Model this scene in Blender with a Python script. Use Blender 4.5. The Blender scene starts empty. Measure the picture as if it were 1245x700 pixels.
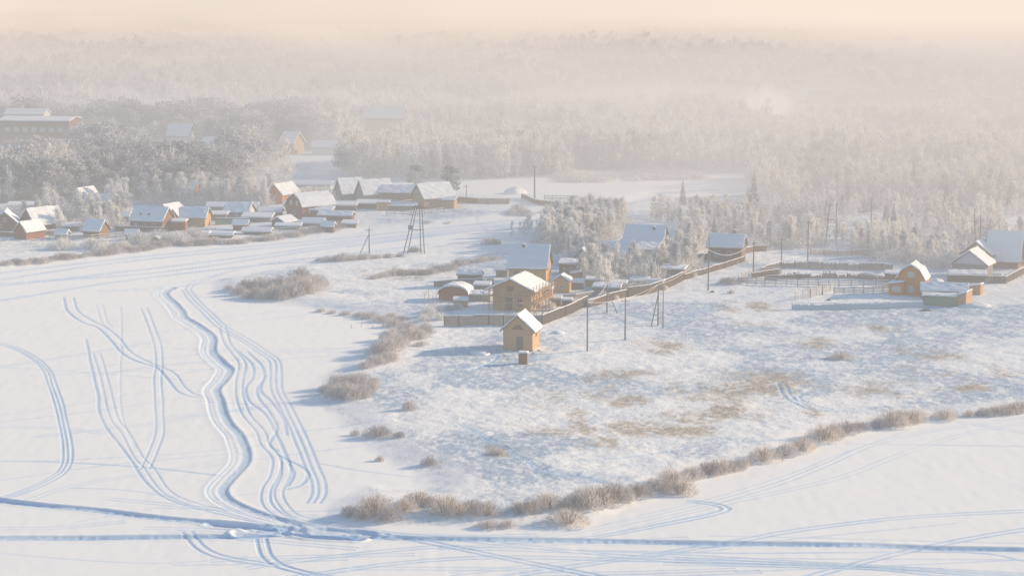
import bpy, math, random
import numpy as np

random.seed(7)
RNG = np.random.default_rng(11)
sc = bpy.context.scene
COL = sc.collection
R = math.radians

# ---------------------------------------------------------------- camera geometry
F, CX, CY, HC = 2800.0, 622.5, 350.0, 71.0
PITCH = math.atan(425.0 / F)
CP, SP = math.cos(PITCH), math.sin(PITCH)
SUN_EL, SUN_AZ = R(18.5), R(20.0)      # azimuth measured from +X towards +Y
SUN = (math.cos(SUN_EL) * math.cos(SUN_AZ), math.cos(SUN_EL) * math.sin(SUN_AZ), math.sin(SUN_EL))


def ray(px, py):
    u = (px - CX) / F
    v = (CY - py) / F
    return u, CP + v * SP, -SP + v * CP


def flat(px, py, z=0.0):
    u, dy, dz = ray(px, py)
    t = (z - HC) / dz
    return u * t, dy * t


def project(x, y, z=0.0):
    dz = z - HC
    depth = y * CP - dz * SP
    return CX + F * x / depth, CY - F * (y * SP + dz * CP) / depth


# ---------------------------------------------------------------- noise
def _hash(ix, iy, s):
    h = (ix.astype(np.int64) * 374761393 + iy.astype(np.int64) * 668265263 + s * 144665) & 0x7fffffff
    h = ((h ^ (h >> 13)) * 1274126177) & 0x7fffffff
    h = (h ^ (h >> 16)) & 0xffff
    return h / 32767.5 - 1.0


def noise(x, y, s=0):
    x = np.asarray(x, float); y = np.asarray(y, float)
    ix = np.floor(x); iy = np.floor(y)
    fx = x - ix; fy = y - iy
    fx = fx * fx * (3 - 2 * fx); fy = fy * fy * (3 - 2 * fy)
    a = _hash(ix, iy, s); b = _hash(ix + 1, iy, s); c = _hash(ix, iy + 1, s); d = _hash(ix + 1, iy + 1, s)
    return (a + (b - a) * fx) * (1 - fy) + (c + (d - c) * fx) * fy


def fbm(x, y, s=0, o=3):
    t = 0; a = 1.0; n = 0
    for k in range(o):
        t = t + a * noise(x * 2.03 ** k + 17 * k, y * 2.03 ** k - 9 * k, s + k); n += a; a *= .5
    return t / n


def sstep(a, b, x):
    t = np.clip((x - a) / (b - a), 0, 1)
    return t * t * (3 - 2 * t)


# ---------------------------------------------------------------- the land
POLY_NEAR = [(400, 628), (412, 606), (450, 592), (520, 598), (515, 575), (470, 556), (440, 532), (408, 505), (382, 482),
             (392, 458), (425, 440), (445, 420), (480, 402), (470, 388), (420, 382), (370, 372), (300, 364), (262, 352),
             (268, 340), (320, 330), (390, 318), (440, 309), (520, 301), (600, 290), (660, 278), (735, 256), (800, 236),
             (2300, 236), (2300, 440), (1500, 470), (1245, 500), (1150, 509), (1090, 519), (1010, 534), (930, 562), (870, 580),
             (800, 604), (740, 625), (690, 642), (620, 642), (540, 640), (460, 640)]
POLY_FAR = [(-900, 380), (-300, 352), (0, 328), (100, 313), (200, 301), (300, 293), (400, 287), (440, 279), (520, 276),
            (600, 267), (660, 259), (735, 254), (800, 236), (2600, 236), (2600, 100), (-2600, 100)]


def worldpoly(p):
    return np.array([flat(a, b) for a, b in p])


WP = [worldpoly(POLY_NEAR), worldpoly(POLY_FAR)]


def in_poly(x, y, poly):
    c = np.zeros(np.shape(x), bool)
    n = len(poly)
    for i in range(n):
        x0, y0 = poly[i]; x1, y1 = poly[(i + 1) % n]
        if y0 == y1:
            continue
        k = ((y0 > y) != (y1 > y)) & (x < (x1 - x0) * (y - y0) / (y1 - y0) + x0)
        c ^= k
    return c


def sdist(x, y, poly):
    d = np.full(np.shape(x), 1e9)
    n = len(poly)
    for i in range(n):
        ax, ay = poly[i]; bx, by = poly[(i + 1) % n]
        ex, ey = bx - ax, by - ay
        t = np.clip(((x - ax) * ex + (y - ay) * ey) / (ex * ex + ey * ey + 1e-9), 0, 1)
        d = np.minimum(d, (x - ax - t * ex) ** 2 + (y - ay - t * ey) ** 2)
    d = np.sqrt(d)
    return np.where(in_poly(x, y, poly), d, -d)


def land(x, y):
    x = np.asarray(x, float); y = np.asarray(y, float)
    return np.maximum(sdist(x, y, WP[0]), sdist(x, y, WP[1]))


LAKE = [(440, 224), (600, 221), (905, 221), (915, 233), (880, 243), (760, 245), (620, 242), (560, 238), (440, 232)]
LAKEW = worldpoly(LAKE)


def height(x, y, sd=None):
    if sd is None:
        sd = land(x, y)
    lk = sstep(-4, 6, sdist(x, y, LAKEW))
    L = sstep(-1.5, 7.0, sd + 1.2 * fbm(x / 5, y / 5, 3))
    rough = sstep(1.0, 9, sd) * (1 - lk)
    z = L * (0.65 + 0.2 * fbm(x / 26, y / 26, 5)) + rough * (0.16 * fbm(x / 5.5, y / 6.0, 8) + 0.045 * noise(x / 1.3, y / 1.5, 12)
                                                        + 0.022 * noise(x / .5, y / .7, 13))
    z = z + (1 - L) * (0.05 * fbm(x / 14, y / 22, 21) + .012 * noise(x / 1.1, y / 3.1, 22))
    return z, L, rough


def gz(x, y):
    return float(height(np.array([float(x)]), np.array([float(y)]))[0][0])


def at(px, py):
    """point of the ground seen at a pixel of the photograph"""
    z = 0.0
    for _ in range(3):
        x, y = flat(px, py, z)
        z = gz(x, y)
    return x, y, z


def ppm(px, py):
    """pixels per metre on the ground there"""
    x, y, z = at(px, py)
    return F / (y * CP - (z - HC) * SP)


# ---------------------------------------------------------------- object helpers
def tag(o, label=None, cat=None, group=None, kind=None):
    if label: o['label'] = label
    if cat: o['category'] = cat
    if group: o['group'] = group
    if kind: o['kind'] = kind
    return o


def thing(name, label, cat, loc=(0, 0, 0), rz=0.0, group=None):
    o = bpy.data.objects.new(name, None)
    o.empty_display_size = .3
    COL.objects.link(o); o.location = loc; o.rotation_euler = (0, 0, rz)
    return tag(o, label, cat, group)


def link_mesh(name, me, mat, parent=None, loc=(0, 0, 0), rz=0.0):
    if mat is not None and not me.materials:
        me.materials.append(mat)
    o = bpy.data.objects.new(name, me)
    COL.objects.link(o); o.parent = parent; o.location = loc; o.rotation_euler = (0, 0, rz)
    return o


class MB:
    def __init__(s):
        s.v = []; s.f = []

    def add(s, vs, fs):
        n = len(s.v); s.v += [tuple(p) for p in vs]; s.f += [tuple(i + n for i in f) for f in fs]

    def box(s, c, d, rz=0.0, taper=1.0):
        a, b, h = d[0] / 2, d[1] / 2, d[2] / 2
        ca, sa = math.cos(rz), math.sin(rz); vs = []
        for k in (-1, 1):
            q = 1 if k < 0 else taper
            for i, j in ((-1, -1), (1, -1), (1, 1), (-1, 1)):
                x, y = i * a * q, j * b * q
                vs.append((c[0] + x * ca - y * sa, c[1] + x * sa + y * ca, c[2] + k * h))
        s.add(vs, [(0, 3, 2, 1), (4, 5, 6, 7), (0, 1, 5, 4), (1, 2, 6, 5), (2, 3, 7, 6), (3, 0, 4, 7)])

    def tube(s, p, q, r0, r1=None, n=6):
        r1 = r0 if r1 is None else r1
        p = np.array(p, float); q = np.array(q, float); d = q - p; L = np.linalg.norm(d)
        if L < 1e-6: return
        d /= L
        a = np.cross(d, (0, 0, 1) if abs(d[2]) < .9 else (1, 0, 0)); a /= np.linalg.norm(a); b = np.cross(d, a)
        vs = []
        for c, r in ((p, r0), (q, r1)):
            for k in range(n):
                t = 2 * math.pi * k / n
                vs.append(c + r * (a * math.cos(t) + b * math.sin(t)))
        fs = [(k, (k + 1) % n, n + (k + 1) % n, n + k) for k in range(n)]
        fs += [tuple(range(n - 1, -1, -1)), tuple(range(n, 2 * n))]
        s.add(vs, fs)

    def prism(s, prof, y0, y1):
        """closed profile in x,z (counter-clockwise seen from -y) extruded along y"""
        n = len(prof)
        vs = [(x, y0, z) for x, z in prof] + [(x, y1, z) for x, z in prof]
        fs = [tuple(range(n)), tuple(range(2 * n - 1, n - 1, -1))]
        fs += [((k + 1) % n, k, n + k, n + (k + 1) % n) for k in range(n)]
        s.add(vs, fs)

    def slab(s, line, t, y0, y1, lift=0.0):
        """a sheet of thickness t following a polyline in x,z; one convex strip per segment joined along the line"""
        n = len(line); lo = [(x, z + lift) for x, z in line]; hi = [(x, z + lift + t) for x, z in line]
        vs = [(x, y0, z) for x, z in lo + hi] + [(x, y1, z) for x, z in lo + hi]
        m = 2 * n; fs = []
        for k in range(n - 1):
            fs.append((k, k + 1, n + k + 1, n + k)); fs.append((m + k + 1, m + k, m + n + k, m + n + k + 1))
            fs.append((k + 1, k, m + k, m + k + 1)); fs.append((n + k, n + k + 1, m + n + k + 1, m + n + k))
        fs.append((0, n, m + n, m)); fs.append((n - 1, m + n - 1, m + 2 * n - 1, 2 * n - 1))
        s.add(vs, fs)

    def mesh(s, name):
        me = bpy.data.meshes.new(name); me.from_pydata(s.v, [], s.f); me.update(); return me

    def build(s, name, mat, parent=None, loc=(0, 0, 0), rz=0.0, bevel=0.0):
        o = link_mesh(name, s.mesh(name), mat, parent, loc, rz)
        if bevel:
            m = o.modifiers.new('bevel', 'BEVEL'); m.width = bevel; m.segments = 2; m.limit_method = 'ANGLE'
        return o


def np_mesh(name, verts, faces, attrs=None, smooth=False):
    """verts (n,3), faces (m,k) as one mesh through numpy"""
    me = bpy.data.meshes.new(name)
    verts = np.ascontiguousarray(verts, np.float32); faces = np.ascontiguousarray(faces, np.int32)
    m, k = faces.shape
    me.vertices.add(len(verts)); me.vertices.foreach_set('co', verts.ravel())
    me.loops.add(m * k); me.loops.foreach_set('vertex_index', faces.ravel())
    me.polygons.add(m); me.polygons.foreach_set('loop_start', np.arange(0, m * k, k, dtype=np.int32))
    me.polygons.foreach_set('loop_total', np.full(m, k, np.int32))
    if smooth:
        me.polygons.foreach_set('use_smooth', np.ones(m, bool))
    for nm, arr in (attrs or {}).items():
        a = me.attributes.new(nm, 'FLOAT', 'POINT'); a.data.foreach_set('value', np.ascontiguousarray(arr, np.float32))
    me.update(calc_edges=True)
    return me


# ---------------------------------------------------------------- materials
def mat(name):
    m = bpy.data.materials.new(name); m.use_nodes = True
    nt = m.node_tree; b = nt.nodes['Principled BSDF']
    b.inputs['Roughness'].default_value = .85
    b.inputs['Specular IOR Level'].default_value = .15
    return m, nt, b


def nd(nt, typ, **kw):
    n = nt.nodes.new(typ)
    for k, v in kw.items():
        if k[0] == '_': setattr(n, k[1:], v)
        else: n.inputs[k.replace('_', ' ')].default_value = v
    return n


def ramp(nt, src, stops):
    r = nt.nodes.new('ShaderNodeValToRGB'); e = r.color_ramp.elements
    while len(e) < len(stops): e.new(.5)
    for k, (p, c) in enumerate(stops):
        e[k].position = p; e[k].color = (*c, 1) if len(c) == 3 else c
    nt.links.new(src, r.inputs[0]); return r.outputs[0]


def mixc(nt, fac, a, b):
    m = nt.nodes.new('ShaderNodeMix'); m.data_type = 'RGBA'
    for s, v in ((0, fac), (6, a), (7, b)):
        if hasattr(v, 'is_linked'): nt.links.new(v, m.inputs[s])
        else: m.inputs[s].default_value = v if s == 0 else (*v, 1)
    return m.outputs[2]


def noise_tex(nt, scale, vec=None, detail=3, rough=.6):
    n = nd(nt, 'ShaderNodeTexNoise', Scale=scale, Detail=detail, Roughness=rough)
    if vec is not None: nt.links.new(vec, n.inputs['Vector'])
    return n.outputs['Fac']


def bump(nt, b, h, strength, dist):
    n = nd(nt, 'ShaderNodeBump', Strength=strength, Distance=dist)
    nt.links.new(h, n.inputs['Height']); nt.links.new(n.outputs[0], b.inputs['Normal'])


def ground_material(name):
    m, nt, b = mat(name)
    tc = nt.nodes.new('ShaderNodeNewGeometry').outputs['Position']
    at_ = lambda n: nd(nt, 'ShaderNodeAttribute', _attribute_name=n).outputs['Fac']
    n1 = noise_tex(nt, .09, tc, 4); n2 = noise_tex(nt, 2.2, tc, 4, .7)
    snow = mixc(nt, n1, (.89, .90, .91), (.94, .94, .935))
    snow = mixc(nt, at_('stubble_shade'), snow, (.40, .51, .64))  # bluish slope shade mixed into the snow colour
    g = ramp(nt, n2, [(.3, (.34, .25, .155)), (.7, (.50, .40, .29))])
    snow = mixc(nt, at_('grass'), snow, g)
    snow = mixc(nt, at_('track'), snow, (.34, .56, .82))  # blue groove shadow painted over the packed snow
    nt.links.new(snow, b.inputs['Base Color'])
    mm = nt.nodes.new('ShaderNodeMath'); mm.operation = 'MULTIPLY'; nt.links.new(n2, mm.inputs[0]); nt.links.new(at_('rough'), mm.inputs[1])
    bump(nt, b, mm.outputs[0], .4, .25)
    return m


def plain(name, c0, c1=None, scale=3.0, rough=.85, bs=.3, bd=.03, vary=0.0):
    m, nt, b = mat(name)
    tc = nt.nodes.new('ShaderNodeTexCoord').outputs['Object']
    n = noise_tex(nt, scale, tc, 4)
    c = mixc(nt, n, c0, c1 or tuple(v * .75 for v in c0))
    nt.links.new(c, b.inputs['Base Color']); b.inputs['Roughness'].default_value = rough
    bump(nt, b, n, bs, bd)
    return m


def boards(name, c0, c1, freq=5.0, axis='Z', gap=.35, dirt=.5):
    """log or plank courses: stripes along one axis, with streaky grain"""
    m, nt, b = mat(name)
    tc = nt.nodes.new('ShaderNodeTexCoord').outputs['Object']
    sep = nt.nodes.new('ShaderNodeSeparateXYZ'); nt.links.new(tc, sep.inputs[0])
    if axis == 'XY':
        ad = nt.nodes.new('ShaderNodeMath'); ad.operation = 'ADD'
        nt.links.new(sep.outputs[0], ad.inputs[0]); nt.links.new(sep.outputs[1], ad.inputs[1]); src = ad.outputs[0]
    else:
        src = sep.outputs[axis]
    mu = nt.nodes.new('ShaderNodeMath'); mu.operation = 'MULTIPLY'; mu.inputs[1].default_value = freq; nt.links.new(src, mu.inputs[0])
    fr = nt.nodes.new('ShaderNodeMath'); fr.operation = 'FRACT'; nt.links.new(mu.outputs[0], fr.inputs[0])
    prof = ramp(nt, fr.outputs[0], [(0, (0, 0, 0)), (.12, (.8, .8, .8)), (.5, (1, 1, 1)), (.88, (.8, .8, .8)), (1, (0, 0, 0))])
    n = noise_tex(nt, 1.3, tc, 5, .7)
    c = mixc(nt, n, c0, c1)
    dk = mixc(nt, prof, tuple(v * gap for v in c0), (1, 1, 1))
    mx = nt.nodes.new('ShaderNodeMix'); mx.data_type = 'RGBA'; mx.blend_type = 'MULTIPLY'; mx.inputs[0].default_value = dirt
    nt.links.new(c, mx.inputs[6]); nt.links.new(dk, mx.inputs[7])
    nt.links.new(mx.outputs[2], b.inputs['Base Color'])
    bump(nt, b, prof, .6, .06)
    return m


def foliage(name, c0, c1, frost, fz=.5, toneattr=False):
    m, nt, b = mat(name)
    tc = nt.nodes.new('ShaderNodeTexCoord').outputs['Object']
    n = noise_tex(nt, .55, tc, 4, .75)
    c = mixc(nt, n, c0, c1)
    f = ramp(nt, noise_tex(nt, 1.7, tc, 3), [(fz - .2, (0, 0, 0)), (fz + .2, (1, 1, 1))])
    c = mixc(nt, f, c, frost)
    if toneattr:
        a = nd(nt, 'ShaderNodeAttribute', _attribute_name='tone').outputs['Fac']
    else:
        a = nt.nodes.new('ShaderNodeObjectInfo').outputs['Random']
    k = ramp(nt, a, [(0, (.62, .62, .66)), (.6, (.95, .94, .93)), (1, (1, .97, .92))])
    mx = nt.nodes.new('ShaderNodeMix'); mx.data_type = 'RGBA'; mx.blend_type = 'MULTIPLY'; mx.inputs[0].default_value = 1
    nt.links.new(c, mx.inputs[6]); nt.links.new(k, mx.inputs[7])
    nt.links.new(mx.outputs[2], b.inputs['Base Color']); b.inputs['Specular IOR Level'].default_value = .0
    # thin frosted twigs let some light through
    tr = nd(nt, 'ShaderNodeBsdfTranslucent'); nt.links.new(mx.outputs[2], tr.inputs[0])
    ms = nd(nt, 'ShaderNodeMixShader'); ms.inputs[0].default_value = .35
    nt.links.new(b.outputs[0], ms.inputs[1]); nt.links.new(tr.outputs[0], ms.inputs[2])
    nt.links.new(ms.outputs[0], nt.nodes['Material Output'].inputs[0])
    return m


M = {}
M['snow'] = plain('roof_snow', (.84, .85, .88), (.78, .80, .84), 1.2, .8, .4, .06)
M['log'] = boards('fresh_logs', (.68, .42, .20), (.54, .33, .15), 2.7, dirt=.75)
M['logpale'] = boards('pale_boards', (.66, .42, .22), (.52, .32, .17), 3.0, dirt=.7)
M['brown'] = boards('brown_logs', (.28, .15, .075), (.20, .125, .08), 4.0)
M['red'] = boards('red_brown_boards', (.38, .14, .065), (.29, .11, .06), 4.4)
M['orange'] = boards('orange_painted_boards', (.80, .29, .055), (.66, .24, .05), 5.0, gap=.7)
M['grey'] = boards('weathered_boards', (.26, .24, .22), (.36, .33, .30), 4.0)
M['darkgrey'] = boards('dark_planks', (.16, .13, .11), (.24, .20, .17), 6.0, 'XY')
M['fence'] = boards('fence_boards', (.12, .085, .065), (.19, .14, .105), 6.0, 'XY')
M['darkfence'] = boards('dark_fence_boards', (.085, .065, .055), (.14, .11, .09), 6.0, 'XY')
M['green'] = boards('green_boards', (.20, .30, .20), (.26, .36, .26), 5.0, 'XY')
M['bluewhite'] = boards('pale_blue_sheet', (.50, .58, .66), (.58, .64, .70), 4.0, 'XY', .8)
M['brick'] = plain('brick', (.20, .10, .07), (.16, .09, .07), 6)
M['flue'] = plain('sooty_brick', (.22, .18, .16), (.30, .25, .22), 6)
M['white'] = plain('white_wall', (.74, .72, .68), (.66, .64, .60), 2)
M['roofdark'] = plain('roof_board', (.20, .16, .13), (.28, .23, .19), 5)
M['roofred'] = plain('red_roof_sheet', (.50, .20, .12), (.42, .18, .11), 3)
M['trim'] = plain('pale_trim', (.70, .66, .60), (.62, .58, .52), 5)
M['pole'] = plain('grey_wood_pole', (.16, .14, .13), (.24, .22, .21), 4)
M['stub'] = plain('concrete_stub', (.34, .33, .32), (.28, .27, .26), 4)
M['frostline'] = plain('frosted_cable', (.74, .72, .70), (.66, .65, .64), 8)
M['metal'] = plain('galvanised_metal', (.30, .31, .33), (.24, .25, .27), 6, .5)
M['bark'] = plain('bark', (.20, .18, .17), (.40, .38, .37), 5)
M['twig'] = plain('dry_twig', (.20, .15, .12), (.30, .24, .20), 5)
m, nt, b = mat('window_glass'); b.inputs['Base Color'].default_value = (.05, .07, .10, 1); b.inputs['Roughness'].default_value = .12
b.inputs['Specular IOR Level'].default_value = .5; M['glass'] = m
M['curtain'] = plain('curtained_pane', (.55, .56, .58), (.45, .46, .50), 3, .3)
M['birch'] = foliage('hoarfrost_birch', (.70, .68, .67), (.85, .84, .83), (.93, .93, .94), .45)
M['birchfar'] = foliage('hoarfrost_wood', (.62, .59, .57), (.84, .82, .80), (.93, .93, .93), .5, True)
M['pine'] = foliage('frosted_pine', (.17, .19, .19), (.30, .31, .33), (.60, .61, .65), .55)
M['pinefar'] = foliage('frosted_pinewood', (.29, .295, .31), (.48, .485, .51), (.79, .80, .83), .5, True)
M['spruce'] = foliage('dark_spruce', (.13, .14, .13), (.26, .27, .26), (.6, .6, .62), .56)
M['shrub'] = foliage('frosted_shrub', (.46, .40, .38), (.62, .57, .55), (.78, .78, .82), .5)
M['reed'] = foliage('dry_reed', (.38, .27, .20), (.60, .48, .40), (.86, .84, .84), .48)
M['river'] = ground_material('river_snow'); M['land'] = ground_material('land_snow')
# ================================================================ ground sheets
NR, NC = 1000, 1440
Y0, Y1 = 236.0, 775.0
rows = 1.0 / np.linspace(1 / Y0, 1 / Y1, NR)
us = np.linspace(-.305, .305, NC)
GX = rows[:, None] * us[None, :]
GY = np.repeat(rows[:, None], NC, 1)
SD = land(GX, GY)
GZ, GL, GR = height(GX, GY, SD)
GT = np.zeros_like(GZ)      # packed snow of tracks, with groove shadow painted in
GG = np.zeros_like(GZ)      # dry grass showing
du = us[1] - us[0]
inv0, inv1 = 1 / Y0, 1 / Y1


def rowof(y):
    return (1 / max(y, 1e-3) - inv0) / (inv1 - inv0) * (NR - 1)


def catmull(p, step=1.6):
    p = np.array(p, float); q = np.vstack([2 * p[0] - p[1], p, 2 * p[-1] - p[-2]]); out = []
    for i in range(1, len(q) - 2):
        a, b_, c, d = q[i - 1:i + 3]
        n = max(2, int(np.linalg.norm(c - b_) / step))
        for t in np.linspace(0, 1, n, endpoint=False):
            out.append(.5 * ((2 * b_) + (c - a) * t + (2 * a - 5 * b_ + 4 * c - d) * t * t + (3 * b_ - a - 3 * c + d) * t ** 3))
    out.append(p[-1]); return np.array(out)


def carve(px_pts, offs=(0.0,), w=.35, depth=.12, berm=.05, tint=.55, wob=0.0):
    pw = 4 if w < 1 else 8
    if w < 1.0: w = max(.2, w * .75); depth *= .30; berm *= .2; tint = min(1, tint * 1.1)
    pts = catmull([flat(a, b_) for a, b_ in px_pts])
    if wob:
        s = np.arange(len(pts)) * .22
        pts[:, 0] += wob * noise(s, s * 0 + 3, 5); pts[:, 1] += wob * 1.5 * noise(s, s * 0 + 9, 6)
    tan = np.gradient(pts, axis=0); tan /= np.linalg.norm(tan, axis=1)[:, None] + 1e-9
    nrm = np.stack([-tan[:, 1], tan[:, 0]], 1)
    reach = w * 2.6
    for o in offs:
        s_ = np.arange(len(pts)) * .16 + 31 * o
        q = pts + nrm * (o + .12 * noise(s_, s_ * 0 + 1.5, 8))[:, None]
        dz = {}
        rmin = max(0, int(rowof(q[:, 1].min() - reach))); rmax = min(NR - 1, int(rowof(q[:, 1].max() + reach)) + 1)
        if rmax <= rmin: continue
        D = np.full((rmax - rmin + 1, NC), 99.0, np.float32)
        for i in range(len(q) - 1):
            (ax, ay), (bx, by) = q[i], q[i + 1]
            r0 = max(rmin, int(rowof(min(ay, by) - reach))); r1 = min(rmax, int(rowof(max(ay, by) + reach)) + 1)
            if r1 < r0: continue
            yy = rows[r0]; 
            xs = [(min(ax, bx) - reach), (max(ax, bx) + reach)]
            ul = min(xs[0] / rows[r0], xs[0] / rows[r1]); uh = max(xs[1] / rows[r0], xs[1] / rows[r1])
            c0 = max(0, int((ul - us[0]) / du)); c1 = min(NC - 1, int((uh - us[0]) / du) + 1)
            if c1 <= c0: continue
            X = GX[r0:r1 + 1, c0:c1 + 1]; Y = GY[r0:r1 + 1, c0:c1 + 1]
            ex, ey = bx - ax, by - ay
            t = np.clip(((X - ax) * ex + (Y - ay) * ey) / (ex * ex + ey * ey + 1e-9), 0, 1)
            d = np.hypot(X - ax - t * ex, Y - ay - t * ey)
            S = D[r0 - rmin:r1 - rmin + 1, c0:c1 + 1]; np.minimum(S, d, out=S)
        k = D < reach
        sl = slice(rmin, rmax + 1)
        d = D[k] / w
        X_ = GX[sl][k]; Y_ = GY[sl][k]; nz_ = .62 + .13 * noise(X_ / .5, Y_ / .9, 77) + .34 * noise(X_ / 7, Y_ / 12, 78)
        prof = (-depth * np.exp(-d ** pw) + berm * np.exp(-((d - 1.35) / .35) ** 2)) * np.clip(nz_ + .35, .3, 1.5)
        GZ[sl][k] += prof
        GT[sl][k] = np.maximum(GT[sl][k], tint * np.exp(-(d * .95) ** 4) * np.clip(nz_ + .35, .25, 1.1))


PAIR = (-.55, .55); TRI = (-.6, 0, .6)
# the ploughed winding road and its two long side tracks
carve([(340, 318), (300, 324), (262, 335), (236, 345), (208, 350)], PAIR, .3, .14, .05, .45)
ROAD = [(208, 350), (197, 357), (209, 369), (217, 382), (237, 397), (253, 410), (254, 425), (266, 440),
       (275, 450), (267, 461), (258, 474), (263, 494), (271, 514), (284, 530), (292, 547), (292, 561), (283, 573), (270, 587), (264, 597),
       (271, 608), (294, 619), (324, 629), (351, 636), (362, 647)]
carve(ROAD, w=1.3, depth=.10, berm=.03, tint=.22, wob=.2)
carve(ROAD, (.55,), .92, .17, .12, .55, .4)  # trench and tint set in for the right wall's shadow band
carve(ROAD, (-1.35,), .3, .16, .1, .6, .3)  # dark line tinted in for the left berm's shadow
carve([(-120, 592), (0, 608), (100, 618.5), (200, 630), (300, 639), (345, 641)], w=1.0, depth=.30, berm=.05, tint=.95, wob=.12)
carve([(-120, 655), (0, 654), (120, 653), (280, 652), (340, 650), (420, 652), (560, 655), (700, 657), (850, 660), (1000, 662), (1143, 666),
       (1245, 668), (1420, 673)], w=1.0, depth=.28, berm=.05, tint=.95, wob=.12)
carve([(268, 640), (300, 642), (345, 645), (400, 646), (450, 650)], w=1.3, depth=.25, berm=.08, tint=.6, wob=1.0)
carve([(300, 652), (340, 648), (380, 652), (440, 656)], w=1.0, depth=.2, berm=.15, tint=.5, wob=1.2)
carve([(340, 632), (380, 640), (420, 645), (470, 650)], w=.9, depth=.2, berm=.1, tint=.6, wob=.6)
# snowmobile and car ruts on the river
carve([(-80, 400), (0, 418), (30, 429), (54, 447), (64, 470), (72, 495), (78, 520), (82, 545), (80, 565), (65, 580), (20, 600), (-40, 615)], TRI, .22, .13, .04, .6)
carve([(77, 362), (81, 377), (99, 391), (120, 399), (135, 415), (152, 432), (171, 441), (189, 446), (204, 461), (217, 476), (234, 482), (252, 484)], (0,), .4, .18, .05, .6)
carve([(89, 362), (94, 377), (111, 389), (129, 398), (143, 409), (155, 424), (171, 435), (188, 443), (211, 453), (224, 469), (237, 479), (252, 482)], (0,), .32, .15, .04, .55)
carve([(175, 374), (184, 399), (191, 419), (193, 442), (191, 461), (193, 494), (194, 524), (188, 543), (181, 560), (176, 570)], PAIR, .24, .12, .04, .5)
carve([(104, 412), (111, 445), (117, 471), (121, 501), (129, 520), (145, 540), (161, 561), (175, 583), (199, 604), (236, 617), (277, 627), (324, 637)], (0,), .35, .13, .05, .55)
carve([(118, 430), (129, 471), (138, 507), (153, 527), (168, 556), (180, 568), (202, 597), (233, 612), (277, 622), (322, 633)], PAIR, .22, .10, .04, .45)
carve([(146, 372), (148, 395), (147, 430), (146, 470), (150, 510), (165, 545)], (0,), .2, .07, .02, .25)
carve([(121, 370), (126, 390), (133, 398)], PAIR, .2, .06, .02, .25)
carve([(226, 352), (237, 366), (253, 381), (270, 397), (296, 412), (319, 427), (333, 437), (336, 451), (337, 474), (349, 497), (362, 524), (372, 547),
       (380, 568), (387, 584), (388, 600), (382, 611)], (-1.0, -.1, .8), .30, .10, .02, .62)
carve([(270, 397), (275, 415), (283, 427), (294, 442), (291, 461), (291, 481), (299, 504), (316, 524), (322, 540), (336, 557), (334, 577), (324, 594),
       (324, 611), (337, 624), (364, 637), (420, 643)], PAIR, .3, .14, .05, .6)
carve([(289, 427), (306, 443), (308, 458), (299, 471), (303, 487), (319, 501), (329, 514), (337, 530), (345, 548), (351, 563), (357, 577), (350, 590)], (0,), .4, .15, .05, .6)
carve([(300, 427), (318, 445), (321, 458), (313, 471), (315, 484), (329, 504), (337, 520), (327, 540), (337, 548)], (0,), .4, .15, .05, .6)
carve([(322, 456), (316, 474), (329, 487), (345, 510), (349, 529)], (0,), .4, .15, .05, .6)
carve([(347, 560), (347, 577), (338, 597), (344, 614), (364, 629), (420, 639), (470, 650)], PAIR, .26, .12, .04, .55)
carve([(336, 552), (351, 560), (366, 567), (374, 577), (366, 589), (349, 594)], (0,), .4, .14, .05, .6)
carve([(227, 352), (236, 343), (270, 332), (330, 318)], PAIR, .3, .12, .04, .4)
carve([(-60, 559), (0, 560), (80, 562), (150, 566), (200, 570), (268, 578)], (0,), .5, .12, .03, .5)
carve([(240, 487), (300, 491), (340, 490), (420, 487)], (0,), .4, .10, .03, .45)
carve([(262, 424), (332, 425), (460, 422)], PAIR, .3, .08, .03, .3)
carve([(300, 433), (370, 428), (470, 416)], (0,), .3, .06, .02, .25)
carve([(-50, 519), (0, 519), (80, 521), (125, 527)], PAIR, .3, .07, .02, .35)
carve([(0, 505), (100, 490), (190, 474), (260, 462)], (0,), .3, .06, .02, .28)
carve([(20, 612), (90, 590), (200, 572), (300, 552)], PAIR, .3, .06, .02, .28)
carve([(60, 640), (160, 622), (260, 606), (380, 590)], (0,), .3, .06, .02, .28)
carve([(0, 672), (90, 680), (200, 684), (300, 676)], (0,), .3, .06, .02, .3)
carve([(388, 563), (430, 571), (500, 580)], (0,), .4, .1, .03, .45)
# ruts at the foot of the picture
carve([(228, 646), (243, 665), (266, 676), (303, 683), (337, 688), (371, 696), (440, 708)], PAIR, .34, .14, .05, .6)
carve([(318, 655), (324, 676), (341, 688), (371, 697), (420, 712)], PAIR, .34, .16, .05, .65)
carve([(380, 633), (449, 645), (588, 659), (720, 672), (860, 684), (1050, 690), (1245, 700)], PAIR, .28, .12, .04, .6)
carve([(400, 640), (519, 659), (623, 680), (727, 700), (800, 716)], PAIR, .36, .16, .05, .65)
carve([(300, 690), (380, 679), (519, 665), (602, 667), (800, 674), (1014, 686), (1245, 698)], PAIR, .30, .13, .04, .6)
carve([(280, 712), (380, 698), (484, 684), (602, 677), (769, 680), (1005, 687), (1186, 702)], PAIR, .32, .14, .04, .65)
carve([(560, 712), (616, 700), (769, 677), (886, 659), (971, 644), (1100, 629), (1245, 621), (1420, 612)], PAIR, .34, .14, .05, .6)
carve([(930, 716), (989, 699), (1057, 681), (1143, 661), (1245, 643), (1400, 622)], PAIR, .36, .14, .05, .6)
carve([(600, 660), (700, 655), (800, 638), (864, 625), (882, 618), (864, 612), (834, 609)], (-.5, .5), .4, .16, .05, .6)
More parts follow.
